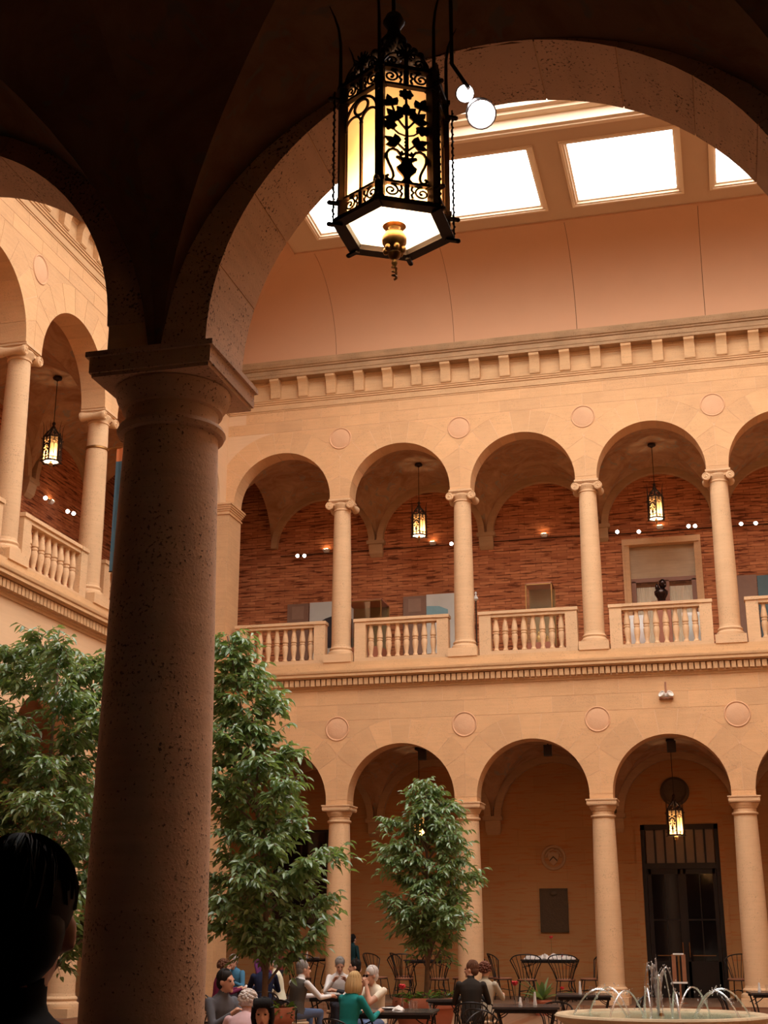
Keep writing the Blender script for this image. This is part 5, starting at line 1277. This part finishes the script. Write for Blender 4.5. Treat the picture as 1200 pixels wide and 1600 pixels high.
seated('white-haired man in a cream polo, hands to his mouth, sunglasses', 7.44, -12.72, PI-.45, cl='white-haired man in cream', shirt=CR, pants=JE, hair='white', hands=((-.03, .27, 1.05), (.05, .27, 1.04)), short_sleeve=True, glasses=True, lean=.16, head=(-.25, .05), k=.97)
seated('blond woman in a teal jacket seen from behind', 7.61, -14.85, -.55, cl='blond woman in teal', shirt=('teal_jacket', (.015, .20, .19)), pants=DK, hair='blond', style='long', lean=.18, k=.95)
seated('grey-haired man in a white shirt looking down at papers', 5.5, -7.9, PI+.35, cl='reading man', shirt=W_, pants=DK, hair='grey', lean=.2, head=(0, .45), hands=((-.1, .33, .92), (.12, .33, .92)), collar=True)
seated('dark-haired man in a dark shirt looking left', 6.03, -8.5, PI/2+.4, cl='dark-haired man looking left', shirt=('black_shirt', (.03, .03, .035)), pants=DK, hair='dark', lean=.08, k=.97)
seated('man in a grey vest and white sleeves leaning on his table', 5.72, -11.1, -.55, cl='man in the grey vest', shirt=W_, vest=('grey_vest', (.10, .085, .07)), pants=JE, hair='grey', hands=((-.06, .52, .78), (.26, .50, .78)), lean=.2, head=(-.5, 0), collar=True)
seated('dark-haired man in a pale yellow shirt facing left', 4.14, -7.1, PI/2+.35, cl='man in the pale yellow shirt', shirt=('pale_yellow_shirt', (.80, .74, .55)), pants=DK, hair='grey', lean=.2, hands=((-.12, .36, .80), (.16, .36, .80)))
seated('man in a navy jacket with white collar, back turned', 4.37, -8.7, .35, cl='man in the navy jacket', shirt=('navy_jacket', (.015, .02, .05)), pants=DK, hair='dark', lean=.1, k=1.02)
seated('grey-haired person in a blue shirt, hand to the chin', 2.78, -5.75, PI-.3, cl='person in the blue shirt', shirt=('blue_shirt', (.06, .17, .27)), pants=DK, hair='grey', hands=((-.16, .36, .82), (.02, .20, 1.05)), lean=.15, head=(.2, .15))
seated('brown-haired woman in a maroon top behind the grey-shirted man', 3.35, -8.25, -1.0, cl='woman in the maroon top', shirt=('maroon_top', (.16, .02, .06)), pants=DK, hair='brown', style='bob', k=.96)
seated('dark-haired man in a grey shirt beside the foreground column', 6.66, -16.85, -PI/2-.5, cl='man in the grey shirt', shirt=('grey_shirt', (.11, .11, .125)), pants=('navy_trousers', (.03, .035, .07)), hair='dark', hands=((-.1, .40, .78), (.10, .34, .86)), head=(.2, 0), collar=True)
seated('pale-haired woman bending low, seen from behind', 7.50, -18.45, .1, cl='pale-haired woman', shirt=('pink_top', (.62, .42, .44)), pants=DK, hair='white', style='bob', lean=.5, k=.93)
seated('woman with dark bangs in a pink top facing the viewer', 8.50, -20.6, PI+.25, cl='woman with dark bangs', shirt=('pale_pink_top', (.72, .45, .52)), pants=DK, hair='black', style='bangs', lean=.26, k=.92, head=(0, .05))
seated('man in a black sweater seen from behind, head turned left', 8.49, -11.15, .15, cl='man in the black sweater', shirt=('black_sweater', (.028, .022, .018)), pants=DK, hair='brown', head=(1.2, 0), lean=.1, hands=((-.14, .36, .8), (.14, .36, .8)))
seated('woman in a tan top beside the man in black', 8.46, -9.85, -.2, cl='woman in the tan top', shirt=('tan_top', (.42, .36, .27)), pants=('tan_trousers', (.50, .36, .24)), hair='red', style='bob', k=.96, lean=.05)
table('dark table before the man in the black sweater', 7.95, -10.5, GF, .74, .26, .1)
person('standing person in a purple top behind the left tree', 2.35, -3.0, GF, -1.9, 'stand', shirt=('purple_top', (.13, .035, .13)), pants=DK, hair='black', skin='skin2', k=.98, lean=.05)
person('standing person in a red-brown top behind the left tree', 2.36, -2.0, GF, 2.6, 'stand', shirt=('red_brown_top', (.17, .035, .03)), pants=DK, hair='black', skin='skin2', k=1.02, hands=((-.08, .25, 1.2), (.1, .24, 1.22)), lean=.03)
person('standing person in dark teal clothes behind the first column', 3.22, 1.2, 0, -.5, 'stand', shirt=('dark_teal_coat', (.012, .04, .045)), pants=DK, hair='black', k=.87, lean=.0)
person('dark-haired visitor in black seen from behind at the left edge', 11.352, -30.03, 0, .30, 'stand', shirt=('black_coat', (.006, .005, .005)), pants=DK, hair='black', k=.955, lean=.02)
glass('cup of red drink held by the man in the grey shirt', 7.12, -17.15, zt, 'drink', .12)
